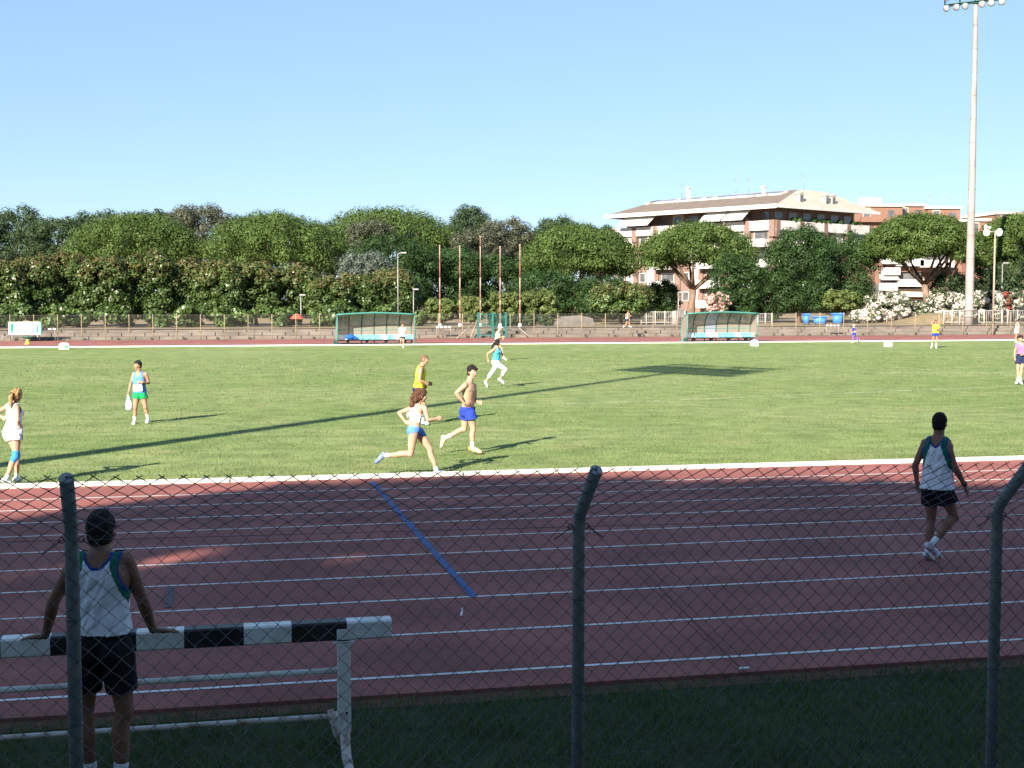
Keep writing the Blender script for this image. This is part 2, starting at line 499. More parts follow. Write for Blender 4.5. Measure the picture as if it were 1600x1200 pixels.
    def coords(s, V):
        D = V - np.array(s.J['pel'])
        t = D @ np.array(s.up) / s.sl
        c, r, f = s.ring_at(.8)
        return t, D @ np.array(s.rs), D @ np.array(f)
    def top(s, root, mats, style='singlet', t0=.0, loose=.006, inf=.009, sleeve=.45, panel=None, strap=.062, name='singlet', back_open=.90, t1=1.0):
        mb = MB(); s.torso(mb, inf, loose=loose)
        if style == 'tee':
            for sd in 'RL': s.arm(mb, sd, 0, sleeve, inf + .012)
        V, Q = remesh(mb, s.vox, 4)
        t, a, d = s.coords(V); aa = np.abs(a); k = s.k
        keep = (t > t0) & (t < 1.02)
        nf = np.clip(1 - (aa / (.070 * k)) ** 2, 0, 1)
        keep &= ~((d > 0) & (aa < .070 * k) & (t > .98 - .16 * nf))
        keep &= ~((d <= 0) & (aa < .070 * k) & (t > .99 - (1 - back_open) * 1.0 * nf))
        if style == 'singlet':
            wmax = np.where(t < .60, .40, np.clip(.172 - (t - .60) / .26 * .04, .132, .172)) * k
            keep &= aa < wmax
        if style == 'crop':
            wmax = np.where(t < .62, .40, np.clip(.150 - (t - .62) / .22 * .06, .088, .150)) * k
            keep &= (aa < wmax)
        if style == 'tee':
            nl = s.ring_at(.8)[0]
            for sd in 'RL':
                h, n = s.J['sh' + sd], s.J['el' + sd]; ax = (n - h).normalized(); L = (n - h).length
                rel = (V - np.array(h)) @ np.array(ax) / L
                dist = np.linalg.norm(V - np.array(h) - np.outer(rel * L, np.array(ax)), axis=1)
                keep &= ~((rel > sleeve) & (dist < .085 * k) & (t > .25) & (aa > .11 * k))
        if loose > .004:
            V = folds(V, np.array(s.J['pel']), s.k, .0075 + loose * .22)
        V, Q = cutmesh(V, Q, keep)
        mi = None
        if panel:
            t, a, d = s.coords(V); aa = np.abs(a)
            inner, outer, tl = panel
            edge = np.where(t > .86, inner, inner + (.86 - t) * outer) * k
            pv = (aa > edge) & (t > tl)
            m = pv[Q].mean(axis=1) > .5
            mi = m.astype(np.int32)
            if len(mats) > 2:
                rim = (aa > np.where(t > .60, np.clip(.172 - (t - .60) / .26 * .04, .132, .172) - .018, 9) * k)
                neckr = (aa < .086 * k) & (t > .985 - (1 - back_open) * 1.15 * np.clip(1 - (aa / (.086 * k)) ** 2, 0, 1) - .02)
                m2 = (rim | neckr)[Q].mean(axis=1) > .5
                mi[m2] = 2
        return np_mesh(name, V, Q, mats, mi, True, root)
    def shorts(s, root, m, leg=.45, t1=.12, inf=.016, flare=.03, name='shorts'):
        mb = MB(); s.torso(mb, inf, t1=.42)
        for sd in 'RL': s.leg(mb, sd, 0, leg, inf + .004, flare)
        V, Q = remesh(mb, s.vox, 4)
        t, a, d = s.coords(V)
        keep = t < t1
        for sd in 'RL':
            h, n = s.J['hi' + sd], s.J['kn' + sd]; ax = (n - h).normalized(); L = (n - h).length
            rel = (V - np.array(h)) @ np.array(ax) / L
            ds = np.linalg.norm(V - np.array(lerp(h, n, leg + .1)), axis=1)
            o = 'L' if sd == 'R' else 'R'
            do = np.linalg.norm(V - np.array(lerp(s.J['hi' + o], s.J['kn' + o], leg + .1)), axis=1)
            keep &= ~((rel > leg) & (ds <= do))
        V = folds(V, np.array(s.J['pel']), s.k, .007)
        V, Q = cutmesh(V, Q, keep)
        return np_mesh(name, V, Q, m, None, True, root)
    def briefs(s, root, m, t1=.10, inf=.009):
        mb = MB(); s.torso(mb, inf, t1=.42)
        for sd in 'RL': s.leg(mb, sd, 0, .2, inf)
        V, Q = remesh(mb, s.vox, 4)
        t, a, d = s.coords(V)
        keep = (t < t1) & (t > -.30 + np.abs(a) * 1.1)
        V, Q = cutmesh(V, Q, keep)
        return np_mesh('briefs', V, Q, m, None, True, root)
    def leggings(s, root, m, to=1.6, t1=.12, inf=.010):
        mb = MB(); s.torso(mb, inf, t1=.42)
        for sd in 'RL': s.leg(mb, sd, 0, to, inf)
        V, Q = remesh(mb, s.vox, 4)
        t, a, d = s.coords(V)
        V, Q = cutmesh(V, Q, t < t1)
        return np_mesh('leggings', V, Q, m, None, True, root)
    def band(s, root, m, sd, a, b, inf, name):
        mb = MB(); s.leg(mb, sd, a, b, inf); V, Q = remesh(mb, s.vox, 3)
        p0 = lerp(s.J['kn' + sd], s.J['hi' + sd], 1 - a) if a < 1 else lerp(s.J['kn' + sd], s.J['an' + sd], a - 1)
        return np_mesh(name, V, Q, m, None, True, root)
    def sock(s, root, m, sd, a=1.72):
        mb = MB(); s.leg(mb, sd, a, 2.0, .006); V, Q = remesh(mb, s.vox, 2)
        return np_mesh('sock', V, Q, m, None, True, root)
    def shoe(s, root, m, sd):
        mb = MB(); s.foot(mb, sd, .009); V, Q = remesh(mb, s.vox * .9, 3)
        return np_mesh('shoe', V, Q, m, None, True, root)
    def glove(s, root, m, sd):
        mb = MB(); s.hand(mb, sd, .003); V, Q = remesh(mb, s.vox, 2)
        return np_mesh('glove', V, Q, m, None, True, root)
    def hair(s, root, m, style='short', vol=.014, low=-.05, tufts=26, tr=.020):
        k = s.k; c = s.J['head']; x, f, u = s.hx, s.hf, s.hu; mb = MB()
        mb.ell(c + u * .024 * k - f * .014 * k, ((.076 + vol) * k, (.096 + vol) * k, (.098 + vol) * k), x, f, u, 20, 14)
        mb.ell(c - u * .035 * k - f * .030 * k, ((.066 + vol) * k, (.070 + vol) * k, (.06 + vol) * k), x, f, u, 16, 10)
        rr = random.Random(int(low * -1000) + int(vol * 10000))
        if vol > .005:
            for i in range(tufts):
                az = rr.uniform(0, 6.283); el = rr.uniform(.15, 1.45)
                q = x * (math.cos(az) * math.cos(el) * (.074 + vol)) + f * (math.sin(az) * math.cos(el) * (.094 + vol) - .014) + u * (math.sin(el) * (.096 + vol) + .024)
                mb.ell(c + q * k, (tr * k * rr.uniform(.7, 1.2),) * 3, nu=8, nv=6)
        V, Q = remesh(mb, max(s.vox * .8, .006), 1)
        D = V - np.array(c); dz = D @ np.array(u) / k; df = D @ np.array(f) / k; dx = D @ np.array(x) / k
        rg = np.random.RandomState(5)
        jit = np.array([mnoise.noise(Vector(q) * 45) for q in V], dtype=np.float32) * (.020 if vol > .005 else .004)
        keep = np.where(df > .045, dz > .060 + jit, np.where(df > .005, dz > -.012 + (df - .005) * 1.5 + jit, dz > low - .02 + jit))
        nn = np.array([mnoise.noise(Vector(q) * 38) + .6 * mnoise.noise(Vector(q) * 90) for q in V], dtype=np.float32)
        V = V + D / (np.linalg.norm(D, axis=1)[:, None] + 1e-6) * (nn * ((.007 if tufts else .0022) if vol > .005 else .001) * k)[:, None] + rg.normal(0, .0015 * k, V.shape).astype(np.float32)
        V, Q = cutmesh(V, Q, keep)
        h = np_mesh('hair', V, Q, m, None, True, root)
        return h
    def lump(s, root, m, pts, name='hair', rad=.03, jitter=0.0, n=1, seed=1):
        rg = random.Random(seed); mb = MB()
        for i in range(len(pts) - 1):
            p, q = pts[i], pts[i + 1]
            if n == 1: mb.cap(p[0], q[0], p[1], q[1], 10)
            else:
                for j in range(n):
                    t = rg.random(); c = lerp(p[0], q[0], t); r = lerp(p[1], q[1], t)
                    o = Vector((rg.uniform(-1, 1), rg.uniform(-1, 1), rg.uniform(-1, 1))) * (r * jitter)
                    mb.ell(c + o, (r * rg.uniform(.3, .5),) * 3, nu=8, nv=6)
        V, Q = remesh(mb, max(s.vox * .8, .006), 1)
        return np_mesh(name, V, Q, m, None, True, root)
    def capwear(s, root, m):
        k = s.k; c = s.J['head']; x, f, u = s.hx, s.hf, s.hu; mb = MB()
        mb.ell(c + u * .030 * k - f * .012 * k, (.094 * k, .114 * k, .108 * k), x, f, u, 20, 14)
        mb.rings([(c + u * .046 * k + f * .09 * k, x, u, .075 * k, .012 * k), (c + u * .034 * k + f * .155 * k, x, u, .06 * k, .010 * k), (c + u * .028 * k + f * .175 * k, x, u, .02 * k, .007 * k)], 14)
        V, Q = remesh(mb, max(s.vox * .8, .008), 2)
        dz = (V - np.array(c)) @ np.array(u)
        V, Q = cutmesh(V, Q, dz > .018 * k)
        return np_mesh('cap', V, Q, m, None, True, root)
    def face(s, root, brow):
        k = s.k; c = s.J['head']; x, f, u = s.hx, s.hf, s.hu
        for sd in (1, -1):
            e = MB()
            p = c + x * (sd * .032 * k) + f * .0775 * k + u * .004 * k
            e.ell(p, (.0145 * k, .011 * k, .0095 * k), x, f, u, 12, 8, 0)
            e.ell(p + f * .0055 * k, (.0065 * k, .007 * k, .007 * k), x, f, u, 10, 6, 1)
            e.build('eye', [M['eye_white'], M['eye_dark']], root)
            b = MB()
            b.cap(p + u * .022 * k + f * .009 * k - x * (sd * .016 * k), p + u * .023 * k + f * .004 * k + x * (sd * .018 * k), .0045 * k, .0035 * k, 6)
            b.build('eyebrow', brow, root)
        l = MB()
        l.ell(c - u * .056 * k + f * .0885 * k, (.022 * k, .008 * k, .0075 * k), x, f, u, 12, 6)
        l.build('mouth', M['lips'], root)

def joints(ox, oy, sc, Y, d, z_shift=0.0):
    out = {}
    for n, q in d.items():
        if isinstance(q, tuple) and len(q) == 3 and not n.startswith(('palm', 'thumb', 'hipdir')):
            out[n] = P(ox + q[0] / sc, oy + q[1] / sc, Y + q[2])
        else:
            out[n] = q
    return out
def person(label, foot_px, Yz=None, z=0.0):
    g = G(foot_px[0], foot_px[1], z) if Yz is None else P(foot_px[0], foot_px[1], Yz)
    return thing('person', g, label, 'person'), g.y
# ------------------------------------------------------------------ the cast
V3 = Vector
def cast():
    # man leaning on the barrier
    root, Y = person('man seen from behind in a white singlet and black shorts leaning on the striped barrier', (160, 1253), None)
    Y = 8.15; root.location = G(164, 1253); Y = root.location.y
    J = joints(0, 0, 1, Y, dict(head=(159, 829, .03), neck=(158, 863, -.01), pel=(159, 1006, -.02), shR=(196, 876, .0), shL=(119, 876, .0),
        elR=(222, 936, .10), wrR=(239, 984, .36), elL=(84, 938, .08), wrL=(71, 993, .28),
        knL=(133, 1112, -.02), knR=(195, 1112, -.02), anL=(142, 1226, .0), anR=(187, 1226, .0)))
    J['haR'] = J['wrR'] + V3((.09, .04, -.012)); J['haL'] = J['wrL'] + V3((-.10, .015, -.012))
    J['palmR'] = (0, 0, -1); J['palmL'] = (0, 0, -1); J['curlR'] = .10; J['curlL'] = .10
    J['thumbR'] = (-1, .3, 0); J['thumbL'] = (1, .3, 0)
    J['toL'] = J['anL'] + V3((-.03, .19, -.075)); J['toR'] = J['anR'] + V3((.03, .19, -.075))
    f = Figure(J, 1.78, voxel=.0055, face=(.12, 1, -.12))
    f.body(M['skin_brown'], root); f.hair(root, M['hair_black'], vol=.009, low=-.10, tufts=0)
    f.top(root, [M['cloth_white'], M['panel_green'], M['panel_blue']], t0=.13, loose=.016, panel=(.078, .22, .42), back_open=.88)
    f.shorts(root, M['cloth_black'], leg=.66, t1=.22, flare=.014, inf=.010)
    for sd in 'RL': f.sock(root, M['cloth_white'], sd, 1.72); f.shoe(root, M['shoe_grey'], sd)

    # man walking on the track
    root, Y = person('man walking away on the shaded track in a white singlet with green sides', (1462, 877))
    J = joints(1370, 600, 4, Y, dict(head=(394, 244, .03), neck=(386, 332, .0), pel=(378, 655, .0), shL=(306, 372, .07), shR=(437, 382, -.07),
        elL=(240, 505, .10), wrL=(250, 608, .14), haL=(257, 660, .17), elR=(490, 525, -.12), wrR=(550, 632, -.03), haR=(578, 685, .0),
        hiL=(336, 672, .05), hiR=(424, 674, -.05), knL=(342, 850, .12), anL=(318, 1052, .06), toL=(342, 1102, .2),
        knR=(486, 832, -.02), anR=(342, 1005, -.12), toR=(400, 1090, -.04)))
    J['curlR'] = .45; J['curlL'] = .4
    f = Figure(J, 1.76, voxel=.0065, face=(.62, .78, 0))
    f.body(M['skin_brown'], root); f.hair(root, M['hair_black'], vol=.008, low=-.07, tufts=0)
    f.top(root, [M['cloth_white'], M['panel_green'], M['panel_blue']], t0=.0, loose=.020, inf=.014, panel=(.056, .20, .40), back_open=.86)
    f.shorts(root, M['cloth_black'], leg=.42, t1=.10, flare=.02, inf=.014)
    for sd in 'RL': f.sock(root, M['cloth_white'], sd, 1.8); f.shoe(root, M['shoe_grey'], sd)
    w = MB(); d = (J['wrR'] - J['elR']).normalized()
    w.tube(J['wrR'] - d * .035, J['wrR'] - d * .005, .036, .034, 14); w.box(J['wrR'] - d * .02 + V3((0, -.036, 0)), (.034, .012, .034), bevel=.004)
    w.build('watch', M['eye_dark'], root)

    # blond woman at the left edge
    root, Y = person('blond woman with a ponytail in white, a blue brace on her knee, hands on hips', (13, 758))
    J = joints(0, 590, 6.667, Y, dict(head=(176, 190, .02), neck=(150, 268, .0), pel=(138, 580, .0), shL=(78, 302, .10), shR=(176, 318, -.10),
        elL=(-48, 372, .20), wrL=(22, 412, .02), haL=(60, 440, -.02), elR=(185, 450, -.22), wrR=(216, 512, -.06), haR=(236, 536, .04),
        knR=(166, 822, -.09), anR=(62, 1056, -.10), toR=(122, 1112, -.02), knL=(186, 815, .09), anL=(172, 1042, .12), toL=(225, 1076, .22)))
    f = Figure(J, 1.63, female=True, voxel=.007, face=(.30, .95, 0))
    f.body(M['skin_light'], root)
    f.top(root, [M['cloth_white']], t0=-.02, loose=.022, inf=.012, back_open=.90, name='vest')
    s = f.shorts(root, [M['cloth_white'], M['cloth_blue']], leg=.22, t1=.12, flare=.015)
    me = s.data; o = wpos(root)
    for p in me.polygons:
        if (p.center + o - J['pel']).dot(f.up.cross(f.rs)) > .055: p.material_index = 1
    f.hair(root, M['hair_blond'], vol=.012, low=-.06)
    hb = J['head'] - f.hf * .11 + V3((0, 0, .02))
    f.lump(root, M['hair_blond'], [(hb, .030), (hb - f.hf * .05 + V3((0, 0, -.05)), .036), (hb - f.hf * .05 + V3((0, 0, -.16)), .030), (hb - f.hf * .03 + V3((0, 0, -.24)), .012)], 'ponytail')
    w = MB(); a = hb - f.hf * .012; w.tube(a - f.hf * .012, a + f.hf * .014, .034, .034, 12); w.build('hair_band', M['eye_dark'], root)
    f.band(root, M['brace_blue'], 'R', .80, 1.16, .010, 'knee_brace')
    for sd in 'RL': f.sock(root, M['cloth_white'], sd, 1.84); f.shoe(root, M['shoe_white'], sd)

    # man with bag
    root, Y = person('man standing on the field in a numbered blue vest and green shorts', (219, 662))
    J = joints(0, 540, 5.333, Y, dict(head=(1148, 165, -.03), neck=(1158, 220, .0), pel=(1166, 402, .0), shR=(1116, 240, .02), shL=(1216, 242, .0),
        elR=(1090, 318, .04), wrR=(1074, 382, -.02), haR=(1066, 412, -.03), elL=(1240, 312, .02), wrL=(1190, 306, -.17), haL=(1150, 300, -.2),
        knR=(1126, 522, -.04), anR=(1121, 628, .0), toR=(1112, 656, -.17), knL=(1212, 516, -.03), anL=(1234, 606, .05), toL=(1222, 642, -.12)))
    J['curlR'] = .85
    f = Figure(J, 1.62, voxel=.0085, face=(-.72, -.70, -.05))
    f.body(M['skin_tan'], root)
    f.top(root, [M['cloth_sky']], t0=.06, loose=.012, back_open=.92)
    f.shorts(root, M['cloth_green'], leg=.30, t1=.20, flare=.012, inf=.010)
    f.hair(root, M['hair_black'], vol=.010, low=-.05); f.face(root, M['hair_black'])
    for sd in 'RL': f.sock(root, M['cloth_white'], sd, 1.68); f.shoe(root, M['shoe_white'], sd)
    c, r, fr = f.ring_at(.30); fr = fr.normalized()
    b = MB(); pc = c + fr * .138
    b.box(pc, (.23, .008, .17), r, fr, f.up, bevel=.003); bo = b.build('number_bib', M['bib'], root)
    cu = bpy.data.curves.new('bib_number', 'FONT'); cu.body = '13'; cu.size = .13; cu.align_x = 'CENTER'; cu.align_y = 'CENTER'; cu.extrude = .001
    to = bpy.data.objects.new('bib_number', cu); COL.objects.link(to)
    dg = bpy.context.evaluated_depsgraph_get(); me = bpy.data.meshes.new_from_object(to.evaluated_get(dg))
    bpy.data.objects.remove(to)
    tx = -r
    Rm = Matrix((( tx.x, f.up.x, fr.x), (tx.y, f.up.y, fr.y), (tx.z, f.up.z, fr.z))).to_4x4()
    lo = pc + fr * .006 - root.location
    me.transform(Matrix.Translation(lo) @ Rm); me.materials.append(M['ink'])
    no = bpy.data.objects.new('bib_number', me); COL.objects.link(no); no.parent = bo
    # his bag
    w = J['wrR'] + (J['haR'] - J['wrR']).normalized() * .09
    bag = MB(); x = V3((1, 0, 0)); y = V3((0, 1, 0)); rl = []
    for dz, hx, hy in ((-.01, .018, .015), (-.06, .035, .025), (-.13, .06, .045), (-.22, .085, .065), (-.31, .092, .07), (-.355, .085, .062), (-.375, .06, .045)):
        rl.append((w + V3((.010 - dz * .06, -.01, dz)), x, y, hx, hy))
    bag.rings(rl, 14)
    for v in range(len(bag.v)):
        q = bag.v[v]; n = mnoise.noise(V3(q) * 14) * .018
        bag.v[v] = (q[0] + n, q[1] - n, q[2])
    bt = thing('plastic_bag', (w.x, w.y, w.z - .38), 'pale plastic bag hanging from the hand of the man in green shorts', 'bag')
    bag.build('bag_body', mat('plastic_white', (.62, .66, .74), (.36, .44, .60), 9, .35, bump=.5), bt)
    h = MB(); h.path([w + V3((.02, 0, -.05)), w + V3((.02, -.02, 0)), w + V3((0, -.02, .025)), w + V3((-.02, -.02, 0)), w + V3((-.015, 0, -.05))], .008, 6)
    h.build('bag_handle', bpy.data.materials['plastic_white'], bt)

    # yellow runner
    root, Y = person('shaven-headed runner in a yellow singlet, half hidden behind the curly-haired woman', (661, 664))
    J = joints(560, 500, 4.617, Y, dict(head=(479, 287, .0), neck=(456, 330, .0), pel=(436, 492, .0), shR=(452, 352, -.17), shL=(462, 352, .17),
        elR=(440, 435, -.24), wrR=(502, 462, -.16), haR=(530, 462, -.12), elL=(428, 425, .26), wrL=(470, 470, .2),
        knR=(474, 612, -.1), anR=(463, 728, -.1), toR=(510, 752, -.1), knL=(450, 605, .1), anL=(372, 650, .1), toL=(358, 705, .1)))
    J['curlR'] = .9; J['curlL'] = .9
    f = Figure(J, 1.72, voxel=.0085, face=(1, -.18, 0))
    f.body(M['skin_tan'], root); f.top(root, [M['cloth_yellow']], t0=-.02, loose=.014, back_open=.92)
    f.shorts(root, M['cloth_navy'], leg=.3, t1=.06); f.glove(root, M['glove_dark'], 'R')
    f.hair(root, mat('stubble', (.16, .085, .055), (.12, .062, .04), 60, .7), vol=.002, low=-.045); f.face(root, M['hair_brown'])
    for sd in 'RL': f.sock(root, M['cloth_white'], sd, 1.8); f.shoe(root, M['shoe_grey'], sd)

    # curly-haired woman
    root, Y = person('woman with long curly brown hair sprinting in a white crop top and blue briefs', (690, 742.5))
    J = joints(560, 500, 4.617, Y, dict(head=(456, 546, .03), neck=(424, 612, .02), pel=(404, 788, -.06), shR=(478, 636, -.12), shL=(380, 640, .14),
        elR=(502, 722, -.16), wrR=(566, 712, -.08), haR=(604, 708, -.05), elL=(292, 668, .22), wrL=(340, 738, .14), haL=(372, 745, .1),
        hiR=(398, 808, -.13), hiL=(436, 812, .06), knR=(376, 968, -.14), anR=(190, 976, -.10), toR=(122, 1034, -.10),
        knL=(520, 935, .05), anL=(562, 1086, .03), toL=(646, 1114, .03)))
    J['hipdir'] = V3((.15, -1, 0)); J['curlR'] = .55; J['curlL'] = .6
    f = Figure(J, 1.63, female=True, voxel=.0072, face=(.95, .30, -.05), thick=1.06)
    f.body(M['skin_light'], root); f.top(root, [M['cloth_white']], 'crop', t0=.27, loose=.006, name='crop_top', back_open=.80)
    f.briefs(root, M['cloth_sky'])
    f.hair(root, M['hair_brown'], vol=.016, low=-.06)
    hb = J['head'] - f.hf * .07
    f.lump(root, M['hair_brown'], [(hb + V3((.02, 0, .05)), .06), (hb + V3((-.04, -.02, -.02)), .075), (hb + V3((-.07, -.03, -.11)), .075), (hb + V3((-.07, -.04, -.22)), .05)], 'curls', jitter=.75, n=30, seed=4)
    f.face(root, M['hair_brown'])
    for sd in 'RL': f.sock(root, M['cloth_white'], sd, 1.86); f.shoe(root, M['shoe_blue'], sd)

    # shirtless man
    root, Y = person('shirtless dark-haired man in blue shorts jogging on the grass', (741, 709.5))
    J = joints(560, 500, 4.617, Y, dict(head=(822, 376, -.02), neck=(799, 448, .0), pel=(790, 652, .0), shR=(768, 474, -.16), shL=(832, 478, .14),
        elR=(706, 528, -.26), wrR=(766, 604, -.2), haR=(795, 622, -.14), elL=(842, 578, .2), wrL=(868, 596, .0), haL=(893, 597, -.05),
        hiR=(808, 676, -.09), hiL=(775, 676, .08), knR=(830, 792, -.08), anR=(819, 916, -.08), toR=(892, 957, -.10),
        knL=(764, 790, .1), anL=(626, 850, .1), toL=(598, 920, .1)))
    J['curlR'] = .8; J['curlL'] = .85
    f = Figure(J, 1.76, voxel=.0072, face=(.72, -.70, -.03))
    f.body(M['skin_light'], root); f.shorts(root, M['cloth_blue'], leg=.34, t1=.14, flare=.03)
    f.hair(root, M['hair_black'], vol=.012, low=-.05, tufts=44, tr=.026); f.face(root, M['hair_black'])
    for sd in 'RL': f.sock(root, M['cloth_white'], sd, 1.74); f.shoe(root, M['shoe_orange'], sd)

    # woman in light blue
    root, Y = person('woman running in a bright blue top and white leggings', (770, 605.5))
    J = joints(740, 500, 10.917, Y, dict(head=(408, 388, .0), neck=(398, 462, .0), pel=(386, 712, .0), shR=(352, 506, -.14), shL=(448, 508, .14),
        elR=(236, 578, -.2), wrR=(246, 680, -.16), haR=(252, 736, -.14), elL=(488, 590, .24), wrL=(520, 624, .1), haL=(530, 668, .05),
        knR=(548, 842, -.1), anR=(452, 1000, -.1), toR=(522, 1088, -.1), knL=(324, 880, .1), anL=(214, 1042, .1), toL=(236, 1152, .12)))
    J['curlR'] = .7; J['curlL'] = .8
    f = Figure(J, 1.67, female=True, voxel=.0085, face=(.85, .45, -.1), thick=1.08)
    f.body(M['skin_light'], root); f.top(root, [M['cloth_cyan']], t0=.12, loose=.008, back_open=.85, name='sports_top')
    f.leggings(root, M['cloth_white'], 1.55); f.hair(root, M['hair_black'], vol=.014, low=-.07)
    hb = J['head'] - f.hf * .10
    f.lump(root, M['hair_black'], [(hb, .04), (hb + V3((-.08, 0, -.10)), .045), (hb + V3((-.11, 0, -.20)), .02)], 'ponytail')
    f.face(root, M['hair_black'])
    for sd in 'RL': f.shoe(root, M['shoe_white'], sd)

    # white cap
    root, Y = person('runner in a white cap beyond the woman in the bright blue top', (786.5, 563.5))
    J = joints(740, 500, 10.917, Y, dict(head=(452, 135, .0), neck=(424, 198, .0), pel=(402, 372, .0), shR=(402, 224, -.12), shL=(440, 224, .12),
        elR=(408, 304, -.18), wrR=(490, 292, -.12), haR=(536, 278, -.1), elL=(424, 300, .2), wrL=(486, 320, .15),
        knR=(486, 490, -.1), anR=(510, 636, -.1), toR=(575, 688, -.1), knL=(430, 500, .1), anL=(360, 560, .1), toL=(345, 620, .1)))
    f = Figure(J, 1.72, voxel=.012, face=(.95, -.2, -.15))
    f.body(M['skin_light'], root); f.top(root, [M['cloth_white']], t0=.02); f.shorts(root, M['cloth_white'], leg=.4)
    f.capwear(root, M['cloth_white']); f.face(root, M['hair_brown'])
    for sd in 'RL': f.shoe(root, M['shoe_white'], sd)

    # runner by the dugout
    root, Y = person('runner in a white shirt and navy shorts coming past the bench shelter', (630, 543.5))
    J = joints(500, 460, 8.889, Y, dict(head=(1150, 428, -.02), neck=(1143, 462, .0), pel=(1145, 588, .0), shR=(1109, 478, .0), shL=(1179, 478, .0),
        elR=(1094, 532, .06), wrR=(1112, 560, -.15), elL=(1196, 530, .06), wrL=(1172, 554, -.16),
        knR=(1122, 648, -.2), anR=(1122, 690, .08), toR=(1124, 712, .0), knL=(1158, 660, -.1), anL=(1160, 722, .0), toL=(1158, 744, -.16)))
    f = Figure(J, 1.64, voxel=.014, face=(.1, -1, 0))
    f.body(M['skin_light'], root); f.top(root, [M['cloth_white']], 'tee', t0=.0, loose=.02, name='shirt'); f.shorts(root, M['cloth_navy'], leg=.4)
    f.hair(root, M['hair_brown'])
    for sd in 'RL': f.shoe(root, M['shoe_white'], sd)

    # small runner in blue
    root, Y = person('small runner in a blue top and purple leggings on the far track', (1333, 535))
    J = joints(1200, 460, 8, Y, dict(head=(1074, 392, .0), neck=(1073, 418, .0), pel=(1076, 508, .0), shL=(1064, 432, -.11), shR=(1082, 432, .11),
        elL=(1100, 470, -.14), wrL=(1062, 474, -.1), elR=(1092, 470, .14), wrR=(1046, 440, .1),
        knL=(1062, 552, -.06), anL=(1060, 590, -.06), toL=(1040, 603, -.06), knR=(1100, 548, .06), anR=(1140, 574, .06), toR=(1152, 592, .06)))
    f = Figure(J, 1.38, voxel=.014, face=(-1, -.2, 0))
    f.body(M['skin_light'], root); f.leggings(root, M['cloth_purple'], 1.85); f.top(root, [M['cloth_blue']], 'tee', t0=-.04, loose=.02, name='shirt')
    f.capwear(root, M['cloth_white'])
    for sd in 'RL': f.shoe(root, M['shoe_white'], sd)

    # yellow shirt far
    root, Y = person('person in a yellow shirt and blue shorts standing with one arm raised', (1459, 543.7))
    J = joints(1400, 460, 7.5, Y, dict(head=(466, 326, .0), neck=(465, 352, .0), pel=(463, 455, .0), shR=(433, 364, .0), shL=(497, 364, .0),
        elR=(406, 344, -.08), wrR=(438, 314, -.1), haR=(456, 312, -.1), elL=(520, 402, .0), wrL=(488, 412, -.2),
        knR=(434, 532, -.02), anR=(419, 606, .0), toR=(410, 630, -.16), knL=(480, 532, -.02), anL=(470, 606, .0), toL=(472, 630, -.17)))
    f = Figure(J, 1.72, voxel=.014, face=(0, -1, .0))
    f.body(M['skin_tan'], root); f.top(root, [M['cloth_yellow']], 'tee', t0=.02, loose=.03, name='shirt'); f.shorts(root, M['cloth_blue'], leg=.42)
    f.hair(root, M['hair_brown'])
    for sd in 'RL': f.sock(root, M['cloth_white'], sd, 1.6); f.shoe(root, M['shoe_white'], sd)

    # white figure at right edge
    root, Y = person('person all in white walking on the far track at the frame edge', (1588, 536.3))
    J = joints(1400, 460, 7.5, Y, dict(head=(1438, 310, .0), neck=(1426, 334, .0), pel=(1416, 430, .0), shR=(1420, 345, -.16), shL=(1430, 345, .16),
        elR=(1440, 392, -.2), wrR=(1462, 430, -.15), elL=(1432, 395, .2), wrL=(1458, 430, .15),
        knR=(1408, 502, -.08), anR=(1404, 556, -.08), toR=(1428, 571, -.08), knL=(1428, 498, .08), anL=(1424, 555, .08), toL=(1448, 570, .08)))
    f = Figure(J, 1.66, voxel=.014, face=(1, 0, 0))
    f.body(M['skin_tan'], root); f.shorts(root, M['cloth_white'], leg=.3); f.top(root, [M['cloth_white']], t0=-.10, loose=.03)
    f.hair(root, M['hair_black'])
    for sd in 'RL': f.shoe(root, M['shoe_white'], sd)

    # pink
    root, Y = person('woman in a pink top and navy shorts standing on the field', (1592, 601))
    J = joints(1540, 500, 10.917, Y, dict(head=(592, 326, .0), neck=(605, 388, .02), pel=(602, 650, .0), shR=(540, 432, .0), shL=(668, 432, .0),
        elR=(494, 545, .0), wrR=(498, 650, -.06), haR=(498, 708, -.08), elL=(706, 540, .0), wrL=(654, 592, -.18), haL=(620, 600, -.2),
        knR=(550, 850, -.03), anR=(552, 1015, .0), toR=(516, 1085, -.15), knL=(612, 840, -.03), anL=(586, 1015, .0), toL=(622, 1092, -.16)))
    f = Figure(J, 1.70, female=True, voxel=.010, face=(-.2, -1, -.25))
    f.body(M['skin_light'], root); f.shorts(root, M['cloth_navy'], leg=.46, t1=.36, flare=.02); f.top(root, [M['cloth_pink']], 'tee', t0=.28, loose=.016, name='shirt', sleeve=.3)
    f.hair(root, M['hair_black'], vol=.022); f.face(root, M['hair_black'])
    for sd in 'RL': f.sock(root, M['cloth_white'], sd, 1.8); f.shoe(root, M['shoe_white'], sd)

    # jogger on the terrace
    root, Y = person('jogger in a white vest on the path above the far terrace', (979, 512), None, .78)
    J = joints(860, 460, 7.27, Y, dict(head=(886, 194, .0), neck=(876, 216, .0), pel=(868, 285, .0), shR=(867, 226, -.14), shL=(882, 226, .14),
        elR=(856, 252, -.2), wrR=(888, 264, -.15), elL=(884, 255, .2), wrL=(905, 248, .15),
        knR=(872, 330, -.08), anR=(838, 360, -.08), toR=(826, 376, -.08), knL=(898, 320, .08), anL=(900, 358, .08), toL=(925, 372, .08)))
    f = Figure(J, 1.5, voxel=.014, face=(1, -.1, 0))
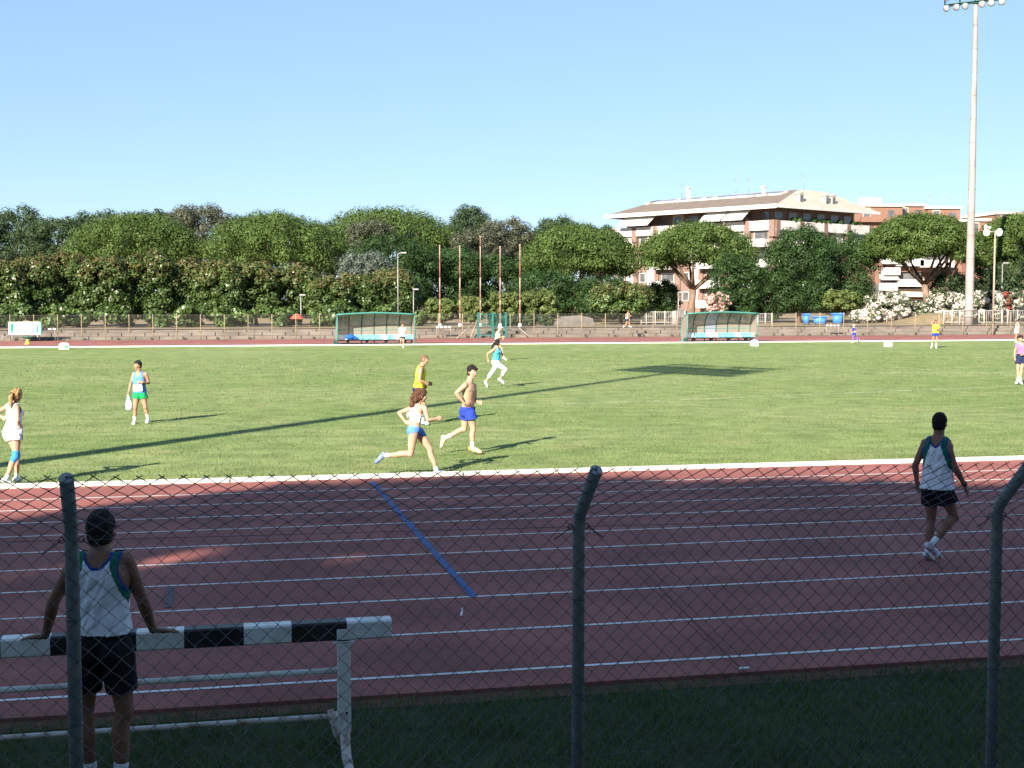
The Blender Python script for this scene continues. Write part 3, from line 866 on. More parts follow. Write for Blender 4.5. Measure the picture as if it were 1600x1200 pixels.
    f.body(M['skin_tan'], root); f.shorts(root, M['cloth_navy'], leg=.3); f.top(root, [M['cloth_white']], t0=.05)
    f.hair(root, M['hair_brown'])
    for sd in 'RL': f.shoe(root, M['shoe_white'], sd)
# ------------------------------------------------------------------ ground, field, track
X1, Y1, Z1 = Vector((1, 0, 0)), Vector((0, 1, 0)), Vector((0, 0, 1))
UPZ = 0.76           # level of the park behind the far terrace

def sheet(name, t0, t1, n0, n1, z, m, thick=0.0):
    b = MB()
    if thick:
        c = TN((t0 + t1) / 2, (n0 + n1) / 2, z - thick / 2)
        b.box(c, (t1 - t0, n1 - n0, thick), T, N, Z1)
    else:
        b.add([TN(t0, n0, z), TN(t1, n0, z), TN(t1, n1, z), TN(t0, n1, z)], [(0, 1, 2, 3)])
    o = b.build(name, m); return tag(o, kind='structure')

def field_mat():
    m = bpy.data.materials.new('field_grass'); m.use_nodes = True
    nt = m.node_tree; b = nt.nodes['Principled BSDF']; b.inputs['Roughness'].default_value = .9
    b.inputs['Specular IOR Level'].default_value = .08
    tc = nt.nodes.new('ShaderNodeTexCoord')
    def nz(sc, det, stretch=(1, 1, 1)):
        mp = nt.nodes.new('ShaderNodeMapping'); mp.inputs['Scale'].default_value = stretch
        nt.links.new(tc.outputs['Object'], mp.inputs['Vector'])
        n = nt.nodes.new('ShaderNodeTexNoise'); n.inputs['Scale'].default_value = sc; n.inputs['Detail'].default_value = det
        nt.links.new(mp.outputs['Vector'], n.inputs['Vector']); return n.outputs['Fac']
    def ramp(src, cols, lo, hi):
        r = nt.nodes.new('ShaderNodeValToRGB'); e = r.color_ramp.elements
        e[0].position = lo; e[0].color = cols[0] + (1,); e[1].position = hi; e[1].color = cols[1] + (1,)
        nt.links.new(src, r.inputs['Fac']); return r.outputs['Color']
    big = ramp(nz(.16, 5, (.55, 1, 1)), [(.178, .246, .088), (.228, .284, .122)], .36, .64)
    mid = ramp(nz(1.6, 5, (.7, 1, 1)), [(.66, .72, .64), (1.30, 1.24, 1.22)], .34, .66)
    fin = ramp(nz(22, 4), [(.76, .79, .75), (1.22, 1.19, 1.18)], .3, .7)
    mx = nt.nodes.new('ShaderNodeMixRGB'); mx.blend_type = 'MULTIPLY'; mx.inputs['Fac'].default_value = .75
    nt.links.new(big, mx.inputs[1]); nt.links.new(mid, mx.inputs[2])
    m2 = nt.nodes.new('ShaderNodeMixRGB'); m2.blend_type = 'MULTIPLY'; m2.inputs['Fac'].default_value = .7
    nt.links.new(mx.outputs[0], m2.inputs[1]); nt.links.new(fin, m2.inputs[2])
    # dry yellow patches
    dry = nz(.5, 6); dr = nt.nodes.new('ShaderNodeMapRange'); dr.inputs['From Min'].default_value = .58; dr.inputs['From Max'].default_value = .78
    nt.links.new(dry, dr.inputs['Value'])
    m3 = nt.nodes.new('ShaderNodeMixRGB'); m3.inputs[2].default_value = (.33, .32, .15, 1)
    nt.links.new(dr.outputs['Result'], m3.inputs['Fac']); nt.links.new(m2.outputs[0], m3.inputs[1])
    nt.links.new(m3.outputs[0], b.inputs['Base Color'])
    bp = nt.nodes.new('ShaderNodeBump'); bp.inputs['Strength'].default_value = .9; bp.inputs['Distance'].default_value = .05
    nt.links.new(nz(30, 3), bp.inputs['Height']); nt.links.new(bp.outputs['Normal'], b.inputs['Normal'])
    return m

def track_mat(name, a, b_):
    m = mat(name, a, b_, .9, .85, 6, bump=.25, bscale=160, spec=.2, lo=.36, hi=.66)
    nt = m.node_tree; b = nt.nodes['Principled BSDF']
    lk = b.inputs['Base Color'].links[0].from_socket
    tc = [n for n in nt.nodes if n.type == 'TEX_COORD'][0]
    def mulnoise(src, sc, lo, hi, v0, v1, fac, stretch=(1, 1, 1)):
        mp = nt.nodes.new('ShaderNodeMapping'); mp.inputs['Scale'].default_value = stretch
        nt.links.new(tc.outputs['Object'], mp.inputs['Vector'])
        n = nt.nodes.new('ShaderNodeTexNoise'); n.inputs['Scale'].default_value = sc; n.inputs['Detail'].default_value = 6
        nt.links.new(mp.outputs['Vector'], n.inputs['Vector'])
        r = nt.nodes.new('ShaderNodeValToRGB'); e = r.color_ramp.elements
        e[0].position = lo; e[0].color = (v0, v0, v0, 1); e[1].position = hi; e[1].color = (v1, v1, v1, 1)
        nt.links.new(n.outputs['Fac'], r.inputs['Fac'])
        x = nt.nodes.new('ShaderNodeMixRGB'); x.blend_type = 'MULTIPLY'; x.inputs['Fac'].default_value = fac
        nt.links.new(src, x.inputs[1]); nt.links.new(r.outputs['Color'], x.inputs[2]); return x.outputs[0]
    s = mulnoise(lk, 30, .3, .7, .75, 1.15, .8)
    s = mulnoise(s, .35, .35, .65, .78, 1.14, .9, (1, 2.2, 1))
    s = mulnoise(s, 1.3, .58, .74, 1.0, 1.32, .7, (.35, 1.6, 1))
    s = mulnoise(s, 2.1, .60, .72, 1.0, .76, .7, (.5, 1.4, 1))
    nt.links.new(s, b.inputs['Base Color'])
    return m

M['field'] = field_mat()
M['track'] = track_mat('track_rubber', (.245, .088, .076), (.31, .113, .098))
M['track_side'] = mat('track_side', (.10, .030, .024), (.06, .02, .018), 3, .9)
M['soil'] = mat('soil', (.14, .062, .036), (.07, .04, .026), 5, .95, bump=.8, bscale=14)
M['dry_ground'] = mat('dry_ground', (.30, .22, .14), (.18, .15, .085), .35, .95, 6, bump=.5, bscale=6)
M['line_white'] = mat('line_white', (.72, .71, .70), (.44, .37, .35), 5, .8, 8, lo=.46, hi=.78)
M['line_blue'] = mat('line_blue', (.035, .125, .34), (.075, .13, .27), 6, .8, 5)
M['kerb_white'] = mat('kerb_white', (.80, .79, .74), (.62, .59, .53), 3, .75, 6)
M['concrete'] = mat('concrete', (.235, .20, .17), (.14, .118, .10), 1.1, .9, 7, bump=.4, bscale=9, stretch=(.5, .5, 1.6))
M['chalk'] = mat('chalk', (.46, .50, .34), (.22, .28, .12), 3.5, .9, 6, lo=.4, hi=.6)

def setting():
    # one ground sheet to the horizon
    sheet('ground', -900, 900, -60, 1500, -.06, M['dry_ground'])
    n_in, n_far = nof(800, 740.5), nof(800, 537.8)
    n_edge = nof(800, 1073)
    sheet('field', -95, 130, n_in, n_far, 0.0, M['field'])
    track = sheet('track', -95, 130, n_edge, n_in - .02, 0.0, M['track'], .10)
    sheet('far_track', -95, 150, n_far + .02, n_far + 13.6, 0.0, M['track'], .10)
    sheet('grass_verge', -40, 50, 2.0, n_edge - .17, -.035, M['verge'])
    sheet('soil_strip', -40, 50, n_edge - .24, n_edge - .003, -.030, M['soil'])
    # kerbs: raised white edging along both sides of the field
    for name, n0, n1 in (('kerb', n_in - .04, n_in + .05), ('far_kerb', n_far - .10, n_far + .14)):
        b = MB(); rg = random.Random(3)
        t = -60.0
        while t < 95:
            L = 4.0
            if name == 'far_kerb' or True:
                b.box(TN(t + L / 2, (n0 + n1) / 2 + rg.uniform(-.008, .008), .035), (L - .03, n1 - n0, .07), T, N, Z1)
            t += L
        o = b.build(name, M['kerb_white']); tag(o, kind='structure')
    # lane lines
    b = MB()
    for y in (758.2, 773.6, 792, 811.3, 835, 860.4, 892, 929.6, 983, 1047):
        n = nof(800, y)
        b.add([TN(-60, n - .026, .004), TN(95, n - .026, .004), TN(95, n + .026, .004), TN(-60, n + .026, .004)], [(0, 1, 2, 3)])
    for k in range(1, 8):
        n = n_far + k * 1.22
        b.add([TN(-60, n - .025, .004), TN(95, n - .025, .004), TN(95, n + .025, .004), TN(-60, n + .025, .004)], [(0, 1, 2, 3)])
    o = b.build('lane_lines', M['line_white']); tag(o, kind='structure')
    # blue line across the lanes, dark mark, worn tick
    def strip(name, p, q, w, m, z=.008):
        p, q = G(*p), G(*q); d = (q - p).normalized(); s = Vector((-d.y, d.x, 0)) * (w / 2)
        bb = MB(); bb.add([p - s + Z1 * z, q - s + Z1 * z, q + s + Z1 * z, p + s + Z1 * z], [(0, 1, 2, 3)])
        o = bb.build(name, m); return tag(o, kind='structure')
    strip('blue_line', (581, 753), (740, 933), .085, M['line_blue'])
    strip('track_mark', (266, 918), (263, 950), .08, mat('dark_blue_mark', (.10, .095, .13), (.15, .10, .12), 5, .9))
    strip('track_seam', (984, 872), (1165, 1052), .018, mat('seam', (.10, .04, .034), (.16, .06, .05), 3, .9), .006)
    strip('track_tick', (722.5, 951), (720.5, 963), .022, M['line_white'])
    # faded chalk lines on the pitch
    strip('pitch_line', (862, 633), (1600, 603), .12, M['chalk'], .004)
    strip('pitch_line', (1375, 583), (1700, 581), .22, M['chalk'], .004)
    # grass blades on the verge: countless, one object
    rg = np.random.RandomState(11); nb = 60000
    t = rg.uniform(-6.5, 7.5, nb); n = rg.uniform(n_edge - 3.6, n_edge - .10, nb)
    cl = rg.uniform(0, 6.28, nb)
    base = np.outer(t, np.array(T)) + np.outer(n, np.array(N)); base[:, 2] = -.035
    h = rg.uniform(.035, .10, nb) * (1 + .5 * np.sin(t * 5.1 + 2 * np.sin(n * 3.3)) * np.sin(n * 6.3)); w = rg.uniform(.002, .0045, nb)
    d = np.stack([np.cos(cl), np.sin(cl), np.zeros(nb)], 1); l = rg.uniform(.2, 1.1, nb)
    tip = base + np.stack([-d[:, 1] * l * h, d[:, 0] * l * h, h], 1)
    V = np.concatenate([base - d * w[:, None], base + d * w[:, None], tip], 0)
    Q = np.stack([np.arange(nb), np.arange(nb) + nb, np.arange(nb) + 2 * nb], 1)
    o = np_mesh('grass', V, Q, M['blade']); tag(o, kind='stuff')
    # field blades: short tufts over the near part of the pitch
    nb = 150000
    Yv = n_in + .10 + (rg.uniform(0, 1, nb) ** 2.4) * 46
    t = rg.uniform(-1, 1, nb) * (Yv * .42 + 4) + Yv * .21
    base = np.outer(t, np.array(T)) + np.outer(Yv, np.array(N))
    sz = .5 + .5 * Yv / n_in
    h = rg.uniform(.018, .042, nb) * sz; w = rg.uniform(.004, .008, nb) * sz
    cl = rg.uniform(0, 6.28, nb); d = np.stack([np.cos(cl), np.sin(cl), np.zeros(nb)], 1); l = rg.uniform(.2, 1.3, nb)
    tip = base + np.stack([-d[:, 1] * l * h, d[:, 0] * l * h, h], 1)
    V = np.concatenate([base - d * w[:, None], base + d * w[:, None], tip], 0)
    Q = np.stack([np.arange(nb), np.arange(nb) + nb, np.arange(nb) + 2 * nb], 1)
    o = np_mesh('field_grass', V, Q, M['field_blade']); tag(o, kind='stuff')

    # far terrace: three concrete steps
    n0 = n_far + 14.9
    b = MB(); rg = random.Random(8)
    for k in range(3):
        t = -70.0
        while t < 110:
            L = 6.0
            b.box(TN(t + L / 2, n0 + k * .75 + 1.2, UPZ / 6 * (2 * k + 1) + rg.uniform(-.006, .006)), (L - .02, 2.4 - k * .004, UPZ / 3 - .004), T, N, Z1)
            t += L
    for k in range(72):
        b.box(TN(-68 + k * 2.4, n0 - .10, .09), (.13, .13, .15), T, N, Z1, 1)
    o = b.build('terrace', [M['concrete'], mat('concrete_dark', (.07, .058, .05), (.05, .04, .035), 5, .9)])
    tag(o, 'low stepped concrete terrace running along the far side of the track', 'steps')
    sheet('far_verge', -95, 150, n_far + 13.62, n0 + .01, -.01, M['dry_ground'])
    b = MB()
    b.add([TN(-300, n0 + 1.4, UPZ), TN(300, n0 + 1.4, UPZ), TN(700, 700, UPZ), TN(-700, 700, UPZ)], [(0, 1, 2, 3)])
    tag(b.build('park_ground', M['dry_ground']), kind='structure')
    # dry bank below the right-hand pine
    b = MB(); c = P(1462, 512, YS(1462, 113.2))
    vs = []; fs = []
    for i in range(25):
        for j in range(9):
            x = -7 + 14 * i / 24; y = -1.2 + 8 * j / 8
            z = 1.0 * math.exp(-((x - .5) / 3.2) ** 2) * math.sin(math.pi * min(1, j / 7.0 + .02)) + .08 * mnoise.noise(Vector((x, y, 3)))
            vs.append((c.x + x, c.y - .6 + y, UPZ + max(z, -.02) + (.0 if j else -.05)))
    for i in range(24):
        for j in range(8):
            fs.append((i * 9 + j, (i + 1) * 9 + j, (i + 1) * 9 + j + 1, i * 9 + j + 1))
    b.add(vs, fs, 0, True)
    tag(b.build('bank', mat('dry_grass_bank', (.26, .19, .11), (.17, .14, .08), 1.6, .95, bump=.8, bscale=9)), kind='structure')
    return n_in, n_far, n_edge, n0
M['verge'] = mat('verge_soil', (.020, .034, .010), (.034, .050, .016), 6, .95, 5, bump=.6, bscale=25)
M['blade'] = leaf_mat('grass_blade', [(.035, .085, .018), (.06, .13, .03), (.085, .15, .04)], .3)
M['field_blade'] = leaf_mat('field_blade', [(.125, .178, .060), (.165, .220, .080), (.22, .25, .108)], .3)
# ------------------------------------------------------------------ trees and shrubs
LM = {}
LM['pine'] = leaf_mat('pine_needles', [(0.0456, 0.084, 0.0168), (0.072, 0.12, 0.0264), (0.108, 0.162, 0.0432)], .34)
LM['oak'] = leaf_mat('oak_leaves', [(0.0275, 0.0525, 0.0225), (0.0475, 0.08, 0.0325), (0.07, 0.1075, 0.045)], .34)
LM['greyoak'] = leaf_mat('pale_oak_leaves', [(.055, .068, .040), (.085, .095, .060), (.12, .125, .085)], .34)
LM['deep'] = leaf_mat('deep_green_leaves', [(0.0204, 0.048, 0.0132), (0.0324, 0.072, 0.0192), (0.0516, 0.1008, 0.0288)], .34)
LM['silver'] = leaf_mat('silver_leaves', [(.06, .085, .065), (.10, .125, .10), (.15, .175, .14)], .2)
LM['magnolia'] = leaf_mat('magnolia_leaves', [(0.022, 0.0462, 0.011), (0.033, 0.066, 0.0154), (0.0495, 0.0902, 0.022), (0.0825, 0.1265, 0.0352), (0.121, 0.154, 0.055)], .15, .35)
LM['rust'] = leaf_mat('magnolia_rust', [(.062, .062, .018), (.095, .078, .026), (.13, .098, .040)], .15)
LM['flower'] = leaf_mat('white_flowers', [(.62, .56, .48), (.75, .72, .66)], .3)
LM['oleander'] = leaf_mat('oleander_flowers', [(.62, .53, .46), (.76, .68, .62), (.80, .76, .72)], .3)
LM['oleander_leaf'] = leaf_mat('oleander_leaves', [(.045, .07, .035), (.075, .11, .05), (.13, .15, .09)], .2)
LM['redflower'] = leaf_mat('red_flowers', [(.30, .055, .04), (.42, .10, .075)], .3)
LM['pinkflower'] = leaf_mat('pink_flowers', [(.65, .36, .32), (.74, .52, .46)], .3)
LM['yellowgreen'] = leaf_mat('loquat_leaves', [(.06, .095, .022), (.10, .14, .036), (.15, .18, .06)], .22)
M['bark'] = mat('bark', (.21, .145, .105), (.10, .068, .05), 5, .95, 6, bump=.9, bscale=9, stretch=(1, 1, .3))
M['bark_pale'] = mat('bark_pale', (.36, .29, .23), (.20, .16, .13), 6, .95, 5, bump=.6, bscale=9, stretch=(1, 1, .3))

def leaves(rg, blobs, n, size, aspect=1.0, fill=.22, upn=0.0, bias=None):
    """leaf quads on the shells of many clumps"""
    C = np.array([b[0] for b in blobs]); R = np.array([b[1] for b in blobs])
    S = np.array([b[2] if len(b) > 2 else (1, 1, 1) for b in blobs])
    w = R ** 2; w = w / w.sum()
    k = rg.choice(len(blobs), n, p=w)
    d = rg.normal(0, 1, (n, 3)); d /= np.linalg.norm(d, axis=1)[:, None]
    rr = np.where(rg.uniform(0, 1, n) < fill, rg.uniform(.25, .8, n), rg.uniform(.80, 1.10, n))
    p = C[k] + d * (R[k] * rr)[:, None] * S[k]
    nr = d + rg.normal(0, .30, (n, 3)); nr[:, 2] += .20; nr /= np.linalg.norm(nr, axis=1)[:, None]
    tg = rg.normal(0, 1, (n, 3)); tg[:, 2] += upn
    a = tg - nr * (tg * nr).sum(1)[:, None]; a /= np.linalg.norm(a, axis=1)[:, None] + 1e-9
    b = np.cross(nr, a)
    sz = size * rg.uniform(.6, 1.35, n)
    sz = np.where(rr < .8, sz * 1.9, sz)
    a = a * (sz * .5 * aspect)[:, None]; b = b * (sz * .5)[:, None]
    V = np.stack([p - a, p - b * .9 + a * .1, p + a, p + b * .9 + a * .1], 1).reshape(-1, 3)
    Q = np.arange(n * 4).reshape(-1, 4)
    return V, Q, p, d

def trunk_mesh(rg, base, top, r0, lean=0.15, limbs=5, reach=2.0, wob=.3):
    b = MB(); base = Vector(base); top = Vector(top)
    pts = []; n = 7
    off = Vector((0, 0, 0))
    for i in range(n):
        t = i / (n - 1)
        off += Vector((rg.uniform(-1, 1), rg.uniform(-1, 1), 0)) * wob * .25 * (top - base).length / 10
        pts.append(lerp(base, top, t) + off * (t))
    rad = [r0 * (1.25 if i == 0 else 1.0) * (1 - .55 * i / (n - 1)) for i in range(n)]
    b.path(pts, rad, 9)
    for k in range(limbs):
        i = int(n * rg.uniform(.45, .95)); i = min(i, n - 1); p = pts[i]
        a = 2 * math.pi * (k + rg.uniform(-.3, .3)) / limbs
        L = reach * rg.uniform(.7, 1.15)
        q1 = p + Vector((math.cos(a) * L * .4, math.sin(a) * L * .4, L * .22)); q2 = p + Vector((math.cos(a) * L, math.sin(a) * L, L * .62))
        b.path([p, q1, q2], [rad[i] * .55, rad[i] * .38, rad[i] * .15], 6)
    return b

def tree_at(px, Y, hw, top, bot, foot=None, base_z=UPZ):
    """real-size frame of a tree from its outline: centre x, half width, crown top z, crown bottom z"""
    c = P(px, top, Y); R = hw / F * Y
    zt = c.z; zb = P(px, bot, Y).z
    return c.x, Y, R, zt, max(zb, base_z + .1)

def pine(px, top, hw, Y, bot, label, seed, fx=None, n=None, group='umbrella pines beyond the track', base_z=UPZ, name='pine_tree', clear=(), twin=None):
    rg = np.random.RandomState(seed); rd = random.Random(seed)
    x, y, R, zt, zb = tree_at(px, Y, hw, top, bot)
    bx = x if fx is None else P(fx, 500, Y).x
    root = thing(name, (bx, y, base_z), label, 'tree', group)
    Hc = zt - zb; blobs = []
    m = 95
    for i in range(m):
        a = i * 2.39996 + rd.uniform(-.3, .3); q = math.sqrt((i + .5) / m)
        r = R * rd.uniform(.13, .21)
        dome = zb + Hc * (.28 + .72 * math.sqrt(max(0, 1 - (q * .97) ** 2))) - r * .8
        cx, cy = x + math.cos(a) * q * (R - r * .6), y + math.sin(a) * q * (R - r * .6)
        blobs.append(((cx, cy, dome + rd.uniform(-.05, .05) * Hc), r, (1.1, 1.1, .8)))
    for i in range(70):      # side and underside
        a = rd.uniform(0, 2 * math.pi); q = rd.uniform(.45, 1.0); r = R * rd.uniform(.11, .17)
        lowz = zb + Hc * (.10 + .25 * q * rd.random()) + (1 - q) * Hc * .25
        blobs.append(((x + math.cos(a) * q * (R - r), y + math.sin(a) * q * (R - r), lowz + r * .3), r, (1.1, 1.1, .7)))
    if clear:
        blobs = [b for b in blobs if not any(((Vector(b[0]) - o) - s * (Vector(b[0]) - o).dot(s)).length < rr + b[1] * .6 for o, s, rr in clear)]
    sz = max(.13, 1.75 / F * Y)
    cnt = int((n or min(15000, max(3000, (hw * 2) * (bot - top) * .62))) * 3.6)
    V, Q, p, d = leaves(rg, blobs, cnt, sz, 1.6, .2, 1.6)
    np_mesh('crown', V, Q, LM['pine'], parent=root)
    forkz = zb - .05 * Hc if zb - base_z > 1.5 else base_z + 1.2
    b = MB(); r0 = max(.24, R * .062)
    base = Vector((bx, y, base_z - .1)); fk = Vector((lerp(bx, x, .5), y, lerp(base_z, zb, .72)))
    mid = lerp(base, fk, .5) + Vector((rd.uniform(-.25, .25), 0, 0))
    b.path([base, base + Vector((0, 0, .4)), mid, fk], [r0 * 1.35, r0 * 1.05, r0 * .95, r0 * .85], 10)
    for k in range(8):
        a = 2 * math.pi * k / 8 + rd.uniform(-.25, .25); L = R * rd.uniform(.5, .78)
        e = Vector((x + math.cos(a) * L, y + math.sin(a) * L, zb + Hc * rd.uniform(.25, .5)))
        m1 = lerp(fk, e, .45) + Vector((0, 0, -.06 * L))
        b.path([fk - Vector((0, 0, .2)), m1, e], [r0 * .55, r0 * .40, r0 * .14], 7)
    if twin:
        e = Vector((x + R * twin, y - .3, zb + Hc * .35)); f1 = base + Vector((.35, 0, (zb - base_z) * .30)); m1 = lerp(f1, e, .45) + Vector((.15 * R, 0, -.12 * R))
        b.path([f1, m1, e], [r0 * .8, r0 * .62, r0 * .3], 9)
        for k in range(4):
            e2 = e + Vector((rd.uniform(-.3, .3) * R, rd.uniform(-.3, .3) * R, Hc * .2)); b.path([m1, lerp(m1, e2, .6), e2], [r0 * .35, r0 * .25, r0 * .1], 6)
    b.build('trunk', M['bark'], root)
    return root

def broad(kind, px, top, hw, Y, bot, label, seed, cat='tree', name='broadleaf_tree', group=None, leaf=None, n=None, lumps=60, size=None, flat=1.0, base_z=UPZ, tops=None, flowers=None, bark='bark'):
    rg = np.random.RandomState(seed); rd = random.Random(seed)
    Y = YS(px, Y) if Y < 126 else Y
    x, y, R, zt, zb = tree_at(px, Y, hw, top, bot, base_z=base_z)
    root = thing(name, (x, y, base_z), label, cat, group)
    Hc = (zt - zb) / 2; cz = (zt + zb) / 2; Ry = R * .85 * flat
    blobs = []
    for i in range(lumps):
        t = (i + .5) / lumps; ph = math.acos(1 - 2 * t); a = i * 2.39996
        k = rd.uniform(.70, .92); r = (R * .5 + Hc * .5) * rd.uniform(.17, .30)
        r = min(r, Hc * .55)
        ux, uy, uz = math.sin(ph) * math.cos(a), math.sin(ph) * math.sin(a), math.cos(ph)
        e = .72
        ux, uy, uz = [math.copysign(abs(q) ** e, q) for q in (ux, uy, uz)]
        blobs.append(((x + ux * (R - r) * k * 1.1, y + uy * (Ry - r * .5) * k, cz + uz * (Hc - r * .9) * rd.uniform(.85, 1.12)), r, (1.05, 1, .85)))
    for i in range(10):
        blobs.append(((x + rd.uniform(-.5, .5) * R, y + rd.uniform(-.3, .3) * Ry, cz + rd.uniform(-.5, .5) * Hc), R * .32, (1, 1, 1)))
    sz = (size or max(.20, 3.2 / F * Y)) * .62
    cnt = int((n or min(13000, max(1200, hw * 2 * (bot - top) * .62))) * 2.8)
    V, Q, p, d = leaves(rg, blobs, cnt, sz, 1.25, .2)
    mats = [LM[leaf or kind]]; mi = np.zeros(len(Q), dtype=np.int32)
    h = (p[:, 2] - zb) / max(zt - zb, .1)
    if tops:
        mats.append(LM[tops]); nv = np.array([mnoise.noise(Vector(q) * .9) for q in p], dtype=np.float32); pr = np.clip((h - .52) / .42 + nv * .5, 0, 1) * .62
        mi[(rg.uniform(0, 1, len(Q)) < pr)] = 1
    if flowers:
        fm, fr = flowers; mats.append(LM[fm]); nv = np.array([mnoise.noise(Vector(q) * 1.5) + .5 * mnoise.noise(Vector(q) * 3.6) for q in p], dtype=np.float32) if fr > .05 else 0
        mi[rg.uniform(0, 1, len(Q)) < fr * np.clip(1.0 + nv * 2.4, 0, 1.8)] = len(mats) - 1
    np_mesh('crown', V, Q, mats, mi, parent=root)
    trunk_mesh(rd, (x, y, base_z - .1), (x + rd.uniform(-.2, .2) * R, y, cz + Hc * .2), max(.07, R * .06), limbs=6, reach=R * .6).build('trunk', M[bark], root)
    return root

def vegetation():
    s = [100]
    def sd(): s[0] += 1; return s[0]
    # ridge of mixed trees at the back
    back = 'wood of mixed trees at the back'
    ridge = [
        ('oak', 22, 321, 62, 185, 440, 'dark evergreen tree at the left frame edge behind the umbrella pine'),
        ('oak', 88, 333, 52, 178, 430, 'dark evergreen tree on the skyline, second in from the left edge'),
        ('oak', 155, 325, 58, 192, 420, 'dark tree top on the skyline above the leftmost umbrella pine'),
        ('greyoak', 312, 316, 62, 186, 420, 'pale grey-green tree rising between the two left umbrella pines'),
        ('oak', 236, 326, 50, 196, 420, 'dark skyline tree just left of the pale grey-green tree'),
        ('oak', 392, 330, 55, 196, 420, 'dark skyline tree over the second umbrella pine'),
        ('oak', 500, 348, 52, 176, 440, 'dark tree right of the second umbrella pine crown'),
        ('greyoak', 580, 340, 44, 166, 410, 'small pale tree in front of the broad skyline pine'),
        ('oak', 735, 320, 38, 184, 430, 'dark pointed tree standing highest above the flagpoles'),
        ('greyoak', 790, 338, 52, 176, 440, 'pale mottled oak behind the right flagpoles'),
        ('greyoak', 745, 352, 48, 168, 440, 'pale mottled oak behind the middle flagpole'),
        ('oak', 700, 346, 50, 180, 450, 'mid green tree behind the left flagpoles'),
        ('oak', 872, 334, 50, 194, 430, 'dark skyline tree above the pine right of the flagpoles'),
        ('oak', 940, 350, 40, 196, 440, 'dark tree between pine and the roof end of the apartment block'),
        ('oak', 826, 360, 45, 180, 450, 'dark tree just right of the last flagpole'),
        ('oak', 1590, 340, 60, 150, 450, 'dark tree at the right frame edge behind the loudspeakers'),
    ]
    for k, px, tp, hw, Y, bt, lb in ridge:
        broad(k, px, tp, hw, Y, bt, lb, sd(), name='oak_tree', group=back, lumps=54)
    # umbrella pines
    pine(604, 321, 118, 174, 405, 'broad umbrella pine on the skyline above the left bench shelter', sd(), n=9500)
    pine(214, 331, 112, 150, 428, 'umbrella pine on the left, its crown above the tallest rust-topped magnolias', sd())
    pine(428, 329, 116, 148, 432, 'umbrella pine left of the broad skyline pine, over the hedge of magnolias', sd())
    pine(906, 349, 98, 142, 446, 'umbrella pine with no trunk showing, just right of the flagpoles', sd())
    pine(1088, 344, 98, 139, 430, 'umbrella pine with a forked trunk in front of the apartment block', sd(), fx=1079)
    pine(1440, 331, 92, 130, 418, 'umbrella pine with a thick twin trunk beside the tall floodlight mast', sd(), fx=1449, n=13000, twin=.42)
    pine(1596, 332, 80, 136, 445, 'umbrella pine cut by the right frame edge behind the loudspeaker pole', sd())
    # deep green trees in the middle
    mids = [
        ('deep', 612, 362, 82, 146, 498, 'dark blue-green tree behind the left bench shelter'),
        ('deep', 705, 380, 66, 150, 500, 'dark tree behind the two left flagpoles'),
        ('deep', 765, 392, 60, 152, 500, 'dark tree behind the middle flagpoles'),
        ('deep', 852, 418, 58, 133, 500, 'dark tree beneath the pine right of the flagpoles'),
        ('deep', 900, 430, 60, 151, 502, 'dark tree filling the gap behind the trunk of the pine right of the flagpoles'),
        ('deep', 945, 428, 58, 131, 500, 'dark tree behind the rounded magnolia with brown tips'),
        ('deep', 1034, 436, 34, 146, 502, 'small dark tree left of the forked pine trunk'),
        ('deep', 1152, 392, 48, 127, 494, 'dark green tree right of the forked pine trunk'),
        ('deep', 1150, 448, 38, 121, 502, 'rounded dark bush behind the right bench shelter'),
        ('deep', 1250, 350, 64, 127, 498, 'big dark green tree hiding the corner of the apartment block'),
        ('deep', 1318, 362, 60, 125, 496, 'big dark green tree left of the umbrella pine with twin trunk'),
        ('deep', 1206, 415, 34, 128, 502, 'narrow dark tree squeezed between two larger dark trees'),
        ('oak', 1588, 405, 56, 130, 470, 'dark olive tree behind the small lamp post at the right edge'),
        ('oak', 1530, 430, 40, 134, 480, 'dark olive tree right behind the tall floodlight mast'),
    ]
    for k, px, tp, hw, Y, bt, lb in mids:
        broad(k, px, tp, hw, Y, bt, lb, sd(), name='broadleaf_tree', group='dark green trees of the park')
    broad('silver', 572, 390, 52, 134, 470, 'silvery grey-green olive tree behind the magnolias', sd(), name='olive_tree')
    broad('silver', 1490, 425, 42, 122, 470, 'silvery conifer between twin pine trunk and floodlight mast', sd(), name='conifer_tree', leaf='oak')
    # magnolias
    mg = 'magnolias along the far terrace'
    for i, (px, tp, hw, lb) in enumerate([
            (8, 405, 40, 'magnolia cut by the left frame edge'), (55, 398, 42, 'magnolia behind the white sign board'),
            (106, 392, 44, 'magnolia right of the white sign board with rusty top'), (162, 398, 42, 'magnolia with rusty top below the leftmost umbrella pine'),
            (232, 391, 46, 'tallest rust-topped magnolia, right below the leftmost pine'), (290, 402, 40, 'magnolia right of the tallest rust-topped one'),
            (345, 405, 42, 'magnolia below the gap between the two left umbrella pines'), (400, 409, 42, 'magnolia below the second umbrella pine'),
            (458, 412, 44, 'magnolia behind the red parasol'), (515, 430, 40, 'lower magnolia left above the left bench shelter'),
            (562, 424, 42, 'magnolia above the middle of the left bench shelter'), (612, 418, 42, 'rust-topped magnolia at the right end of the left bench shelter')]):
        broad('magnolia', px, tp, hw * 1.13, 117 + (i % 3) * 1.1, 500, lb, sd(), name='magnolia_tree', group=mg, tops='rust', flowers=('flower', .0014), lumps=70, n=6500, size=.26)
